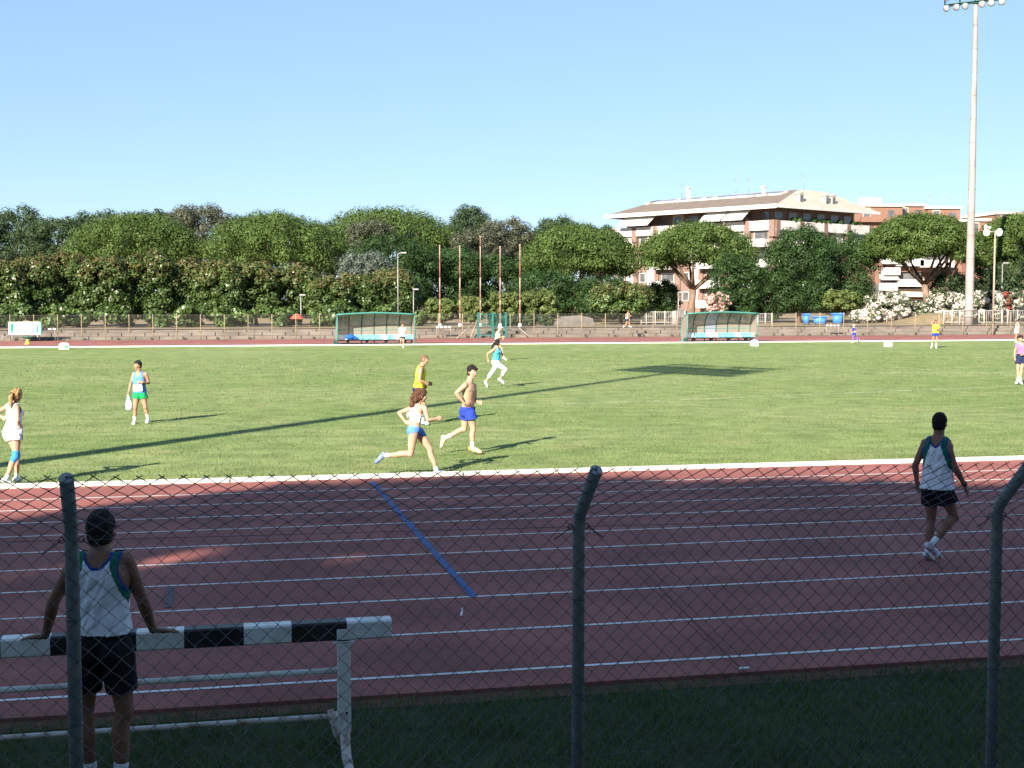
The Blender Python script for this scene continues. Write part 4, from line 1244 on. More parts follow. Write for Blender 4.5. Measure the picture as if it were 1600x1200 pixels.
    for px, tp, hw, lb in [(686, 464, 27, 'low yellow-green magnolia behind the leftmost flagpole'), (735, 462, 26, 'low yellow-green magnolia between second and third flagpole'),
                           (790, 454, 32, 'yellow-green magnolia between the two rightmost flagpoles'), (842, 450, 36, 'yellow-green magnolia right of the rightmost flagpole')]:
        broad('magnolia', px, tp, hw, 117, 503, lb, sd(), name='magnolia_shrub', group='low magnolias by the flagpoles', leaf='yellowgreen', lumps=40, n=3200, size=.27)
    broad('magnolia', 970, 438, 58, 117, 500, 'rounded magnolia with brown tips standing alone behind the jogger', sd(), name='magnolia_tree', tops='rust', lumps=60, n=7500, size=.26)
    broad('yellowgreen', 1312, 450, 32, 118, 488, 'small yellow-green loquat above the blue bins', sd(), name='loquat_tree', lumps=28, n=2200, size=.3)
    # oleanders
    og = 'white oleanders behind the far terrace'
    for px, tp, hw, bt, Y, lb in [(1386, 455, 40, 512, 117, 'white oleander bush left of the twin pine trunk'), (1352, 482, 24, 514, 116, 'small white oleander at the left end of the row'),
                                  (1428, 470, 26, 512, 118, 'half bloomed oleander touching the twin pine trunk'), (1480, 455, 36, 505, 120, 'white oleander between twin pine trunk and mast'),
                                  (1540, 452, 34, 505, 119, 'white oleander right of the floodlight mast'), (1598, 448, 30, 500, 119, 'white oleander at the right frame edge')]:
        broad('oleander_leaf', px, tp, hw, Y, bt, lb, sd(), 'bush', 'oleander_bush', og, flowers=('oleander', .52 if px != 1428 else .22), lumps=44, n=4200, size=.27)
    broad('oleander_leaf', 1568, 456, 15, 118.5, 498, 'red flowering oleander between the white ones', sd(), 'bush', 'oleander_bush', flowers=('redflower', .6), lumps=24, n=1500, size=.26)
    broad('oleander_leaf', 1121, 455, 22, 119, 496, 'pink flowering oleander right of the forked pine trunk', sd(), 'bush', 'oleander_bush', flowers=('pinkflower', .55), lumps=28, n=1600, size=.24)
    # low growth behind the far fence
    rg = np.random.RandomState(77); rd = random.Random(77); b = []
    for i in range(150):
        px = rd.uniform(-30, 660); c = P(px, 505, YS(px, 111.5 + rd.uniform(0, 3)))
        r = rd.uniform(.35, .75)
        if mnoise.noise(Vector((px * .02, 3, 1))) < -.22: continue
        b.append(((c.x, c.y, UPZ + rd.uniform(.3, 1.5)), r, (1.2, 1, .8)))
    V, Q, p, d = leaves(rg, b, 16000, .24, 1.2)
    root = thing('low_hedge', P(300, 511, 113), 'ragged low growth below the magnolias behind the far fence', 'hedge')
    np_mesh('foliage', V, Q, LM['magnolia'], parent=root)
    for x0, x1, lb in ((768, 862, 'clipped green hedge behind the far fence right of the flagpoles'),):
        b = []
        for i in range(60):
            c = P(rd.uniform(x0, x1), 505, 110.6 + rd.uniform(0, 1.2)); b.append(((c.x, c.y, UPZ + rd.uniform(.2, .75)), .32, (1, 1, 1)))
        V, Q, p, d = leaves(rg, b, 3500, .2, 1.1)
        root = thing('clipped_hedge', P(815, 511, 111), lb, 'hedge'); np_mesh('foliage', V, Q, LM['oak'], parent=root)
# ------------------------------------------------------------------ near fence
M['concrete_old'] = mat('concrete_old', (.23, .195, .165), (.15, .125, .105), 1.1, .9, 7, bump=.4, bscale=9, stretch=(.5, .5, 1.6))
M['post_paint'] = mat('post_paint', (.15, .19, .20), (.21, .23, .22), 14, .55, 6, bump=.25, bscale=60, lo=.4, hi=.75)
M['post_end'] = mat('post_end', (.42, .45, .48), (.25, .27, .29), 30, .5, 4)
M['hole'] = mat('hole', (.008, .008, .009), None, rough=.9)
M['wire'] = mat('wire', (.10, .11, .13), (.065, .062, .06), 8, .55, 5, metal=.3)
M['white_paint'] = mat('white_paint', (.78, .80, .77), (.50, .49, .44), 6, .55, 8, bump=.2, bscale=40, lo=.5, hi=.74)
M['black_paint'] = mat('black_paint', (.014, .014, .016), (.03, .03, .032), 6, .45, 5, bump=.15)
M['rust'] = mat('rusty_white', (.62, .61, .56), (.25, .12, .06), 7, .75, 6, bump=.3, lo=.52, hi=.72)
M['white_far'] = mat('white_enamel', (.82, .82, .80), (.72, .72, .70), 4, .5)
M['green_frame'] = mat('green_frame', (.045, .19, .165), (.06, .225, .20), 6, .5)
M['green_dark'] = mat('green_dark', (.012, .065, .05), None, rough=.5)
M['steel'] = mat('galvanised', (.30, .30, .31), (.22, .22, .23), 9, .5, metal=.3)
M['fence_post'] = mat('fence_post_tan', (.32, .245, .16), (.22, .17, .115), 5, .8, bump=.2)
M['fence_wire'] = mat('fence_wire', (.11, .105, .10), None, rough=.7)
M['brick'] = mat('brick_red', (.225, .125, .09), (.18, .10, .075), 2.2, .9, 6, bump=.2, bscale=18, stretch=(1, 1, 2.5))
M['brick_brown'] = mat('brick_brown', (.22, .145, .118), (.17, .115, .095), 2.2, .9, 6, bump=.2, bscale=18, stretch=(1, 1, 2.5))
M['plaster'] = mat('plaster_cream', (.56, .48, .38), (.47, .40, .32), .6, .9, 6)
M['plaster_white'] = mat('plaster_white', (.62, .60, .57), (.50, .47, .44), .7, .85, 6)
M['roof_tile'] = mat('roof_tile', (.175, .14, .118), (.14, .112, .095), .9, .9, 6, bump=.3, bscale=10)
M['roof_pale'] = mat('roof_pale', (.40, .37, .31), (.35, .32, .27), .5, .9, 5)
M['window_dark'] = mat('window_glass', (.06, .062, .065), (.12, .12, .12), .8, .12, spec=.6)
M['awning'] = mat('awning_cloth', (.62, .61, .59), (.54, .53, .51), 1.4, .85)

def near_fence():
    Z0 = 5.45; a = math.radians(15.2)
    D = Vector((math.cos(a), math.sin(a), 0)); Nn = Vector((math.sin(a), -math.cos(a), 0))
    O = Vector((105 / F * Z0, Z0, 0)); Lp = 2.0
    def bend_z(s): return H - (.900 + .040 * s / Lp)
    root = thing('chain_link_fence', (O.x, O.y, 0), 'grey chain-link fence with bent posts across the foreground', 'fence')
    arm = .335; ca = math.cos(math.radians(45)); kick = {-1: -.015, 0: .0, 1: .0}
    rg = random.Random(4)
    for k in range(-2, 4):
        b = MB(); base = O + D * (k * Lp); zb = bend_z(k * Lp)
        up = Vector((0, 0, 1)); r = .0262
        pts = [Vector((base.x, base.y, -.25)), Vector((base.x, base.y, zb - .05))]
        for j in range(1, 6):
            th = math.radians(45) * j / 5
            pts.append(pts[-1] + (up * math.cos(th) + Nn * math.sin(th)) * .02)
        pts.append(pts[-1] + (up + Nn).normalized() * (arm - .08))
        b.path(pts, r, 20)
        tip = pts[-1]; d = (up + Nn).normalized()
        p = b.build('post', M['post_paint'], root)
        c = MB(); c.tube(tip + d * .0005, tip + d * .004, r * .93, r * .90, 20); c.tube(tip + d * .0042, tip + d * .0048, .0048, n=10, mi=1)
        c.build('post_cap', [M['post_end'], M['hole']], p)
        # wire ties
        for sdn in (-1, 1):
            t = MB()
            q = Vector((base.x, base.y, zb - .045)) + D * (sdn * .036)
            e = q + D * (sdn * .07) + up * (-.05)
            t.path([q + D * (.011 * math.cos(x)) + up * (.011 * math.sin(x)) for x in [i * 2 * math.pi / 10 for i in range(11)]] + [q, lerp(q, e, .5) + Nn * .01, e], .0026, 5, caps=False)
            t.build('wire_tie', M['wire'], p)
        for zz in (-.35, -.75, -1.2, -1.7):
            t = MB()
            q = Vector((base.x, base.y, zb + zz)); ring = [q + (D * math.cos(x) + Nn * math.sin(x)) * (r + .002) for x in [i * 2 * math.pi / 14 for i in range(15)]]
            t.path(ring, .002, 4, caps=False); t.build('wire_tie', M['wire'], p)
    # woven mesh, on the camera side of the posts, following the bent arms
    step = .0392; vs = .0375
    nW = int(10.4 / step); total = 2.05 + arm * .985; nS = int(total / vs)
    b = MB(); front = Nn * .030
    def pos(s, h, off):
        """h: length down from the mesh top"""
        zb = bend_z(s) - .01; ar = arm * .985
        sag = .010 * math.sin(math.pi * ((s / Lp) % 1.0))
        wob = Nn * (.012 * mnoise.noise(Vector((s * 1.3, h * 1.6, 2)))) + D * (.010 * mnoise.noise(Vector((s * 1.7, h * 1.4, 7))))
        base = O + D * s + front + wob
        if h < ar:
            q = ar - h
            return Vector((base.x, base.y, zb)) + (Vector((0, 0, 1)) * ca + Nn * ca) * q - Vector((0, 0, sag * q / ar)) + Nn * off
        return Vector((base.x, base.y, zb - (h - ar) * 1.0)) + Nn * off
    for w in range(nW):
        s0 = -4.2 + w * step; pts = []
        for j in range(nS + 1):
            left = (j + w) % 2
            jz = .004 * rg.uniform(-1, 1)
            s = s0 + (-.5 if left else .5) * (step * 1.06); h = j * vs + jz
            pts.append(pos(s, max(h - (.006 if j == 0 else 0), -.01), .0022 if (j % 2) else -.0022))
        # cut top barb
        first = pts[0]; 
        barb = first + (pts[0] - pts[1]) * .22
        pts = [barb] + pts
        b.path(pts, .0020, 4, caps=False, smooth=False)
    b.build('mesh_panel', M['wire'], root)
    for h in (arm * .93 + .052, arm * .93 + 1.02, arm * .93 + 1.95):
        t = MB(); pts = [pos(-4.2 + i * .1, h, -.012) for i in range(104)]
        t.path(pts, .0013, 5, caps=False); t.build('tension_wire', M['wire'], root)

def barrier():
    # steeplechase barrier on the verge
    zt = .914; h = .127
    A = P(-330, 1027, 8.0); 
    R = P(610, 991.5, 8.94); Lf = P(3, 1021.5, 8.41)
    d = (R - Lf); d.z = 0; d.normalize(); q = Vector((-d.y, d.x, 0))
    end = Vector((R.x, R.y + .03, zt - h / 2)); L = 3.96
    root = thing('steeplechase_barrier', end - d * (L / 2) - Vector((0, 0, zt - h / 2)), 'black and white striped steeplechase barrier on the shaded grass verge', 'barrier')
    segs = []
    # measured joints of the stripes along the beam, from the right end
    def along(px):
        r = ray(px, 1000); k = (r.x * end.y - r.y * end.x) / (r.x * -d.y + r.y * d.x) if False else None
        # solve (end - d*s) lies on the vertical plane through the ray
        s = (end.x * r.y - end.y * r.x) / (d.x * r.y - d.y * r.x); return s
    js = [0] + [along(px) for px in (541, 455, 381, 288, 214, 80, 3)]
    while js[-1] < L: js.append(js[-1] + .36)
    js[-1] = L
    bm_ = MB(); hh = h / 2; bv = .012
    prof = [(-hh, -hh + bv), (-hh, hh - bv), (-hh + bv, hh), (hh - bv, hh), (hh, hh - bv), (hh, -hh + bv), (hh - bv, -hh), (-hh + bv, -hh)]
    vs = [end - d * sj + q * pa + Z1 * pb for sj in js for pa, pb in prof]
    for i in range(len(js) - 1):
        for k in range(8):
            bm_.f.append([i * 8 + k, i * 8 + (k + 1) % 8, (i + 1) * 8 + (k + 1) % 8, (i + 1) * 8 + k]); bm_.m.append(i % 2); bm_.sm.append(False)
    bm_.v = [tuple(x) for x in vs]; e8 = (len(js) - 1) * 8
    bm_.f.append(list(range(8))); bm_.m.append(0); bm_.sm.append(False); bm_.f.append([e8 + k for k in range(8)]); bm_.m.append((len(js) - 2) % 2); bm_.sm.append(False)
    beam = bm_.build('beam', [M['white_paint'], M['black_paint']], root)
    for s in (along(536), L - .30):
        b = MB(); c = end - d * s; c.z = 0
        b.box(c + Vector((0, 0, .47)) - q * .055, (.088, .05, .63), d, q, Z1, bevel=.004)          # upright
        b.box(c + Vector((0, 0, zt - h - .012)), (.14, .16, .02), d, q, Z1, bevel=.003)
        b.box(c + Vector((0, 0, zt - h * .66)) - q * (h / 2 + .006), (.095, .008, .072), d, q, Z1, bevel=.002)
        up = b.build('upright', M['white_paint'], root)
        f = MB(); 
        f.path([c - q * .055 + Vector((0, 0, .30)), c - q * .07 + Vector((0, 0, .17)), c - q * .20 + Vector((0, 0, .03)), c - q * .55 + Vector((0, 0, .0))], [.032, .034, .034, .03], 8)
        f.path([c - d * .09 + q * .02 + Vector((0, 0, .29)), c - d * .045 + Vector((0, 0, .12)), c + q * .05 + Vector((0, 0, .03)), c + q * .5], [.024, .026, .03, .03], 8)
        f.box(c - q * .086 + Vector((0, 0, .20)), (.05, .012, .20), d, q, Z1, bevel=.003)
        f.build('foot', M['rust'], up)
        for zz in (.30, .17):
            bo = MB(); e = c - q * .094 + Vector((.012, 0, zz)); bo.tube(e, e - q * .008, .008, n=8); bo.build('bolt', M['hole'], up)
    s0, s1 = along(536), L - .30
    for zz, r, of, m in ((.572, .021, -.02, 'white_paint'), (.245, .019, .02, 'rust')):
        t = MB(); p0 = end - d * s0 + q * of; p1 = end - d * s1 + q * of; p0.z = p1.z = zz
        t.tube(p0, p1, r, n=12)
        if zz < .4: t.tube(p0 - d * .02, p0 - d * .10, .032, n=12)
        t.build('cross_tube', M[m], root)

def far_things(n_in, n_far, n0):
    nf = n_far + 14.4
    root = thing('perimeter_fence', on_n(800, nf), 'tall wire fence with tan posts along the far edge of the track', 'fence')
    px = 16 - 37.2 * 2; first = True
    while px < 1660:
        c = on_n(px, nf); b = MB(); b.path([c + Vector((0, 0, -.05)), c + Vector((0, 0, 1.92))], .029, 8)
        o = b.build('post', M['fence_post'], root)
        px += 37.2
    b = MB(); a0, a1 = on_n(-60, nf).dot(T), on_n(1660, nf).dot(T); hgt = 1.85; pit = .11
    k = a0 - hgt
    def strip(t0, z0, t1, z1, w=.0022):
        p = TN(t0, nf, z0); q = TN(t1, nf, z1); dd = Vector((-(z1 - z0), 0, (t1 - t0))); ln = dd.length; sv = T * (dd.x / ln * w) + Z1 * (dd.z / ln * w)
        b.add([p - sv, q - sv, q + sv, p + sv], [(0, 1, 2, 3)])
    while k < a1:
        strip(k, .02, k + hgt, .02 + hgt); strip(k + hgt, .02, k, .02 + hgt); k += pit
    for z in (.04, .95, 1.86): strip(a0, z, a1, z, .006)
    b.build('mesh_panel', M['fence_wire'], root)

    # bench shelters
    def shelter(px0, px1, label, seat_pat, odd=None):
        f0, f1 = on_n(px0, n_far + .2), on_n(px1, n_far + .2); t0, t1 = f0.dot(T), f1.dot(T); W = t1 - t0
        root = thing('bench_shelter', TN((t0 + t1) / 2, n_far + .2), label, 'shelter', 'bench shelters on the far side')
        prof = [(1.30, .04), (1.30, .55), (1.28, 1.0), (1.19, 1.36), (1.00, 1.66), (.68, 1.88), (.30, 1.97), (-.12, 2.0)]
        nb = n_far + .25
        pl = MB(); ribs = MB()
        for i in range(7):
            t = t0 + .08 + (W - .16) * i / 6
            kz = 1 + .055 * math.sin(math.pi * i / 6)
            b = MB(); b.path([TN(t, nb + q, z * kz) for q, z in prof], [.038] * 8, 6); b.build('rib', M['green_dark'] if 0 < i else M['green_frame'], root)
            if i in (0, 6):
                e = MB(); poly = [(q, z) for q, z in prof] + [(.35, .04)]
                vs = [TN(t, nb + q, z) for q, z in poly]; e.add(vs, [tuple(range(len(vs)))]); e.build('side_panel', M['plexi'], root)
        for i in range(6):
            ta, tb = t0 + .08 + (W - .16) * i / 6 + .04, t0 + .08 + (W - .16) * (i + 1) / 6 - .04
            e = MB(); vs = []
            for q, z in prof[1:]:
                vs += [TN(ta, nb + q - .02, z * (1 + .055 * math.sin(math.pi * i / 6))), TN(tb, nb + q - .02, z * (1 + .055 * math.sin(math.pi * (i + 1) / 6)))]
            e.add(vs, [(2 * j, 2 * j + 1, 2 * j + 3, 2 * j + 2) for j in range(6)], 0, True)
            e.build('back_panel', M['plexi_blue'] if odd == i else M['plexi'], root)
        b = MB(); b.path([TN(t0 + W * i / 12, nb - .14, 2.02 + .115 * math.sin(math.pi * i / 12)) for i in range(13)], .055, 8)
        b.build('roof_beam', M['green_frame'], root)
        b = MB(); b.box(TN((t0 + t1) / 2, nb + 1.32, .06), (W, .08, .1), T, N, Z1); b.box(TN((t0 + t1) / 2, nb + 1.27, .98), (W, .05, .05), T, N, Z1)
        for tt in (t0 + .05, t1 - .05):
            b.box(TN(tt, nb + .6, .05), (.08, 1.5, .09), T, N, Z1)
            b.tube(TN(tt, nb - .1, .05), TN(tt, nb - .1, 1.98), .03, n=6)
        b.build('frame', M['green_frame'], root)
        b = MB(); b.box(TN(t0 - .12, nb - .12, .17), (.22, .22, .34), T, N, Z1, bevel=.02); b.build('foot_block', M['green_dark'], root)
        b = MB(); b.box(TN((t0 + t1) / 2, nb + .75, .30), (W - .3, .08, .06), T, N, Z1)
        for i in range(4):
            b.box(TN(t0 + .8 + i * (W - 1.4) / 3, nb + .75, .14), (.16, .35, .28), T, N, Z1)
        b.build('bench_frame', M['black_paint'], root)
        ns = 12
        for i in range(ns):
            t = t0 + .28 + (W - .56) * i / (ns - 1); hw = .19
            s = MB(); vs = []
            sec = [(.38, .36), (.40, .345), (.60, .335), (.80, .35), (.88, .42), (.92, .62), (.93, .66)]
            for q, z in sec:
                for x, dz in ((-hw, .03), (-hw * .8, 0), (hw * .8, 0), (hw, .03)):
                    vs.append(TN(t + x, nb + q, z + dz))
            s.add(vs, [(4 * j + k, 4 * j + k + 1, 4 * j + k + 5, 4 * j + k + 4) for j in range(6) for k in range(3)], 0, True)
            vs2 = [Vector(v) - Z1 * .02 for v in vs]
            s.add(vs2, [(4 * j + k, 4 * j + k + 4, 4 * j + k + 5, 4 * j + k + 1) for j in range(6) for k in range(3)], 0, True)
            s.build('seat', M['seat_white'] if seat_pat[i] == 'w' else M['seat_cyan'], root)
        return root, t0, t1, nb
    def plexi(name, c, f):
        m = bpy.data.materials.new(name); m.use_nodes = True; nt = m.node_tree; b = nt.nodes['Principled BSDF']
        b.inputs['Base Color'].default_value = c + (1,); b.inputs['Roughness'].default_value = .25
        tr = nt.nodes.new('ShaderNodeBsdfTransparent'); tr.inputs['Color'].default_value = (.88, .86, .82, 1)
        mx = nt.nodes.new('ShaderNodeMixShader'); mx.inputs['Fac'].default_value = f
        nt.links.new(tr.outputs[0], mx.inputs[1]); nt.links.new(b.outputs[0], mx.inputs[2]); nt.links.new(mx.outputs[0], nt.nodes['Material Output'].inputs['Surface'])
        return m
    M['plexi'] = plexi('plexiglass', (.27, .24, .205), .84)
    M['plexi_blue'] = plexi('plexiglass_blue', (.29, .30, .37), .85)
    M['seat_cyan'] = mat('seat_cyan', (.13, .40, .50), None, rough=.4); M['seat_white'] = mat('seat_white', (.42, .55, .60), None, rough=.4)
    r1, t0, t1, nb = shelter(526, 649, 'curved plexiglass bench shelter with a blue bag on its seats', 'wwcccccwcwwc')
    bg = MB(); c = TN(t0 + .95, nb + .55, .52)
    bg.ell(c, (.36, .22, .17), T, N, Z1, 16, 10); bg.ell(c + T * .36 - Z1 * .08, (.2, .16, .09), T, N, Z1); bg.ell(c + T * .05 + Z1 * .09, (.2, .16, .13), T, N, Z1)
    V, Q = remesh(bg, .03, 3)
    o = np_mesh('duffel_bag', V, Q, cloth('bag_blue', (.02, .10, .42)), smooth=True, loc=c); tag(o, 'blue bag slumped on the seats of the left bench shelter', 'bag')
    shelter(1073, 1185, 'curved plexiglass bench shelter with one bluish panel, in front of the forked pine', 'wwccwwcccwcc', 2)

    # small hurdles by the far fence
    def hurdle(p, label):
        r = thing('hurdle', p, label, 'hurdle', 'hurdles parked by the far fence')
        b = MB(); w = 1.14
        for i in range(7):
            b.box(p + T * (-w / 2 + w * (i + .5) / 7) + Z1 * .86, (w / 7, .02, .11), T, N, Z1, 0 if i % 2 == 0 else 1)
        b.build('bar', [M['white_far'], M['fence_dim']], r)
        for sd in (-1, 1):
            l = MB(); q = p + T * (sd * w * .47); l.tube(q, q + Z1 * .82, .022, n=6); l.tube(q, q - N * .6 + Z1 * .02, .022, n=6); l.build('leg', M['steel'], r)
        return r
    M['fence_dim'] = mat('dull_black', (.22, .19, .17), None, rough=.8)
    hurdle(on_n(74, nf - .6), 'white barred hurdle beside the white sign board')
    hurdle(on_n(693, nf - .6), 'white barred hurdle right of the left bench shelter')
    hurdle(on_n(1301, nf - .6), 'white barred hurdle in front of the blue bins')

    # sign board with green wedges, on a wheeled stand
    sy = on_n(38.5, nf - 1.0).y; c = P(38.5, 513, sy); w = 47 / F * sy; h = 20 / F * sy
    r = thing('sign_board', (c.x, c.y, 0), 'white sign board with green wedges on a stand at the left edge', 'sign')
    b = MB(); b.box(c, (w, .06, h), T, N, Z1, bevel=.01); pn = b.build('panel', M['white_far'], r)
    gm = mat('sign_green', (.01, .22, .15), None, rough=.5)
    for poly, nm in ((((-.44, .36), (-.33, .36), (-.37, -.36), (-.43, -.36)), 'green_wedge'), (((.36, -.34), (.43, -.34), (.43, .38), (.405, .38)), 'green_wedge')):
        g = MB(); g.prism([(x * w, z * h) for x, z in poly], .031, .034, c, T, Z1, -N); g.build(nm, gm, pn)
    g = MB(); g.box(c + T * (-.16 * w) - N * .033 + Z1 * .02, (.03, .004, .16), T, N, Z1); g.box(c + T * (-.155 * w + .03) - N * .033 + Z1 * .09, (.06, .004, .03), T, N, Z1); g.build('small_mark', M['fence_dim'], pn)
    g = MB(); g.box(c + T * (w * .5 + .05) + N * .12 + Z1 * .02, (.10, .25, h * .9), T, N, Z1); g.build('side_panel', gm, r)
    g = MB()
    for sd in (-.4, .4):
        p = c + T * (sd * w); p.z = c.z - h / 2; g.tube(p, Vector((p.x, p.y, .03)), .03, n=6)
    p = c - T * (w * .42); p.z = c.z - h / 2; g.tube(p, Vector((p.x - .6, p.y - .3, .25)), .025, n=6)
    g.build('stand', M['steel'], r)
    g = MB(); q = P(46, 528, sy - .3); g.rings([(q + Z1 * .12, T, N, .5, .3), (q, T, N, .42, .25), (q - Z1 * .08, T, N, .15, .1)], 16); g.build('tray', M['green_dark'], r)
    # cones and boxes
    def cone(px, py, m, label, sz=1.0):
        g0 = G(px, py); b = MB()
        b.rings([(g0 + Z1 * .0, T, N, .20 * sz, .20 * sz), (g0 + Z1 * .05 * sz, T, N, .20 * sz, .20 * sz), (g0 + Z1 * .06 * sz, T, N, .16 * sz, .16 * sz), (g0 + Z1 * .34 * sz, T, N, .075 * sz, .075 * sz), (g0 + Z1 * .37 * sz, T, N, .05 * sz, .05 * sz)], 18)
        o = b.build('marker_cone', m, None, g0); tag(o, label, 'cone'); return o
    cone(43, 538, mat('cone_yellow', (.80, .48, .06), None, rough=.5), 'small yellow cone under the white sign board', .9)
    def lapbox(px, py, w, h, label, green=False):
        g0 = G(px, py); Yb = g0.y; W = w / F * Yb; Hh = h / F * Yb
        r = thing('marker_box', g0, label, 'marker box'); b = MB()
        b.prism([(-W / 2, -.2), (W / 2, -.2), (W / 2, .2), (-W / 2, .2)], 0, Hh * .75, g0, T, N, Z1)
        vs = [g0 + T * x + N * y + Z1 * z for x, y, z in ((-W / 2, -.2, Hh * .75), (W / 2, -.2, Hh * .75), (W / 2, .2, Hh * .75), (-W / 2, .2, Hh * .75), (-W * .36, -.05, Hh), (W * .36, -.05, Hh), (W * .36, .1, Hh), (-W * .36, .1, Hh))]
        b.add(vs, [(0, 1, 5, 4), (1, 2, 6, 5), (2, 3, 7, 6), (3, 0, 4, 7), (4, 5, 6, 7)])
        b.build('case', M['white_far'], r)
        if green:
            g = MB(); g.prism([(-W * .12, Hh * .58), (W * .40, Hh * .62), (W * .40, Hh * .12)], .201, .206, g0, T, Z1, -N); g.build('green_wedge', gm, r)
        else:
            g = MB(); g.tube(g0 - N * .05 + Z1 * Hh, g0 + N * .1 + Z1 * (Hh + .03), .03, n=8); g.build('handle', M['white_far'], r)
    lapbox(100.5, 545.8, 15, 10, 'white marker box with a green wedge on the far kerb', True)
    lapbox(1178.5, 540.5, 10, 9, 'small white marker box at the foot of the right bench shelter')
    lapbox(1387.5, 541.5, 9, 8, 'small white marker box on the far grass left of the person in yellow')
    g0 = G(1163, 1046.5); b = MB()
    b.box(g0 + Z1 * .012, (.085, .03, .02), T, N, Z1, bevel=.006); tag(b.build('scrap', M['white_far'], None, g0), 'scrap of white paper at the near edge of the track', 'litter')

    # flagpoles
    fp = mat('flagpole_red', (.25, .115, .095), (.22, .095, .08), 3, .7); fw = mat('flagpole_pale', (.36, .255, .22), (.31, .22, .185), 3, .7)
    names = ['leftmost bare red and white flagpole', 'second bare flagpole from the left', 'tallest bare flagpole, middle of the five', 'bare flagpole right of the tallest', 'rightmost of the five bare flagpoles']
    for (px, ty), nm in zip(((687, 385), (718.5, 386), (750.5, 371), (781.5, 387), (812.5, 384)), names):
        Y = 110.2; tp = P(px, ty, Y); r = thing('flagpole', (tp.x, Y, UPZ), nm, 'flagpole', 'flagpoles behind the far terrace')
        b = MB(); z = UPZ; i = 0
        while z < tp.z:
            z2 = min(z + (.55 if z < UPZ + 2.6 else 1.3), tp.z); b.path([Vector((tp.x, Y, z)), Vector((tp.x, Y, z2))], [lerp(.062, .04, (z - UPZ) / 7), lerp(.062, .04, (z2 - UPZ) / 7)], 8, i % 2); z = z2; i += 1
        b.build('pole', [fp, fw], r)
        b = MB(); b.ell((tp.x, Y, tp.z + .05), (.08, .08, .08)); b.build('finial', fw, r)
        b = MB(); b.rings([(Vector((tp.x, Y, UPZ)), X1, Y1, .17, .17), (Vector((tp.x, Y, UPZ + .18)), X1, Y1, .14, .14), (Vector((tp.x, Y, UPZ + .24)), X1, Y1, .1, .1)], 12); b.build('footing', M['white_far'], r)

    # green gate with net
    r = thing('gate', on_n(768, nf - .2), 'dark green metal gate in the far fence below the flagpoles', 'gate')
    gp = []
    for px in (747.5, 770, 790.5):
        c = on_n(px, nf - .2); b = MB(); b.box(c + Z1 * 1.0, (.16, .12, 2.0), T, N, Z1, bevel=.01); b.build('post', M['gate_green'], r); gp.append(c)
    b = MB()
    for z in (1.85, 1.0, .2):
        b.tube(gp[0] + Z1 * z, gp[2] + Z1 * z, .03, n=6)
    b.build('rail', M['gate_green'], r)
    b = MB()
    for i in range(36):
        p = lerp(gp[0], gp[2], i / 35.0); b.tube(p + Z1 * .2, p + Z1 * 1.85, .006, n=4)
    b.build('bars', M['gate_green'], r)
    for p0, p1, lb, m in (((713, 529), (744, 503), 'dark slanting prop left of the green gate', 'fence_dim'), ((735, 529), (746, 500), 'pale slanting prop touching the green gate', 'fence_post'), ((829, 529), (811, 512), 'dark slanting prop right of the green gate', 'fence_dim')):
        a = on_n(p0[0], nf - .9); e = on_n(p1[0], nf - .15); e.z = P(p1[0], p1[1], e.y).z
        b = MB(); b.tube(a, e, .05, n=6); tag(b.build('prop', M[m], None, a), lb, 'prop')

    # blue bins
    for px, w, tp, lb in ((1259.5, 10, 490, 'narrow blue bin left of the blue row'), (1281, 22, 494, 'wide blue bin in the middle of the blue row'), (1308.5, 17, 489, 'tall blue bin at the right of the blue row')):
        Y = YS(px, 112.5); c = P(px, 505, Y); W = w / F * Y; top = P(px, tp, Y).z; r = thing('bin', (c.x, Y, UPZ), lb, 'bin', 'blue bins behind the far fence')
        b = MB(); o = Vector((c.x, Y, 0)); hh = top - UPZ
        for (s0, z0), (s1, z1) in zip(((.42, .10), (.48, hh * .82)), ((.48, hh * .82), (.50, hh * .86))):
            b.rings([(o + Z1 * (UPZ + z0), X1, Y1, W * s0, .4 * s0 * 2), (o + Z1 * (UPZ + z1), X1, Y1, W * s1, .4 * s1 * 2)], 16)
        b.build('body', M['bin_blue'], r)
        b = MB(); b.box((c.x, Y, top - hh * .07), (W * 1.06, .95, hh * .13), bevel=.03); b.build('lid', M['bin_blue'], r)
        for sd in (-1, 1):
            b = MB(); p = Vector((c.x + sd * W * .36, Y - .3, UPZ + .07)); b.tube(p - X1 * .03, p + X1 * .03, .07, n=10); b.build('wheel', M['hole'], r)

    # pale park railing and low wall
    def railing(pxs, Y, tp, label, m):
        Y = YS(pxs[len(pxs) // 2], Y); c0 = P(pxs[0], tp, Y); c1 = P(pxs[-1], tp, Y); r = thing('park_railing', ((c0.x + c1.x) / 2, Y, UPZ), label, 'fence')
        for px in pxs:
            q = P(px, tp, Y); b = MB(); b.tube((q.x, Y, UPZ - .05), (q.x, Y, q.z), .05, n=6); b.build('post', m, r)
        b = MB()
        for z in (c0.z - .08, UPZ + .2): b.tube((c0.x, Y, z), (c1.x, Y, z), .025, n=6)
        n = int((c1.x - c0.x) / .16)
        for i in range(n): x = c0.x + (c1.x - c0.x) * i / n; b.tube((x, Y, UPZ + .2), (x, Y, c0.z - .08), .010, n=4)
        b.build('bars', m, r)
    pale = mat('pale_railing', (.50, .48, .45), (.40, .38, .36), 5, .7)
    railing([1002, 1010, 1024, 1039, 1052, 1055, 1070], 115, 486, 'pale railing left of the right bench shelter', pale)
    railing([1160, 1172, 1184, 1196, 1206], 116, 489, 'pale railing right of the right bench shelter', pale)
    railing([1475, 1488, 1500, 1512, 1530, 1538, 1552, 1566, 1575, 1590, 1602, 1620], 110.4, 484, 'pale grid railing at the foot of the floodlight mast', pale)
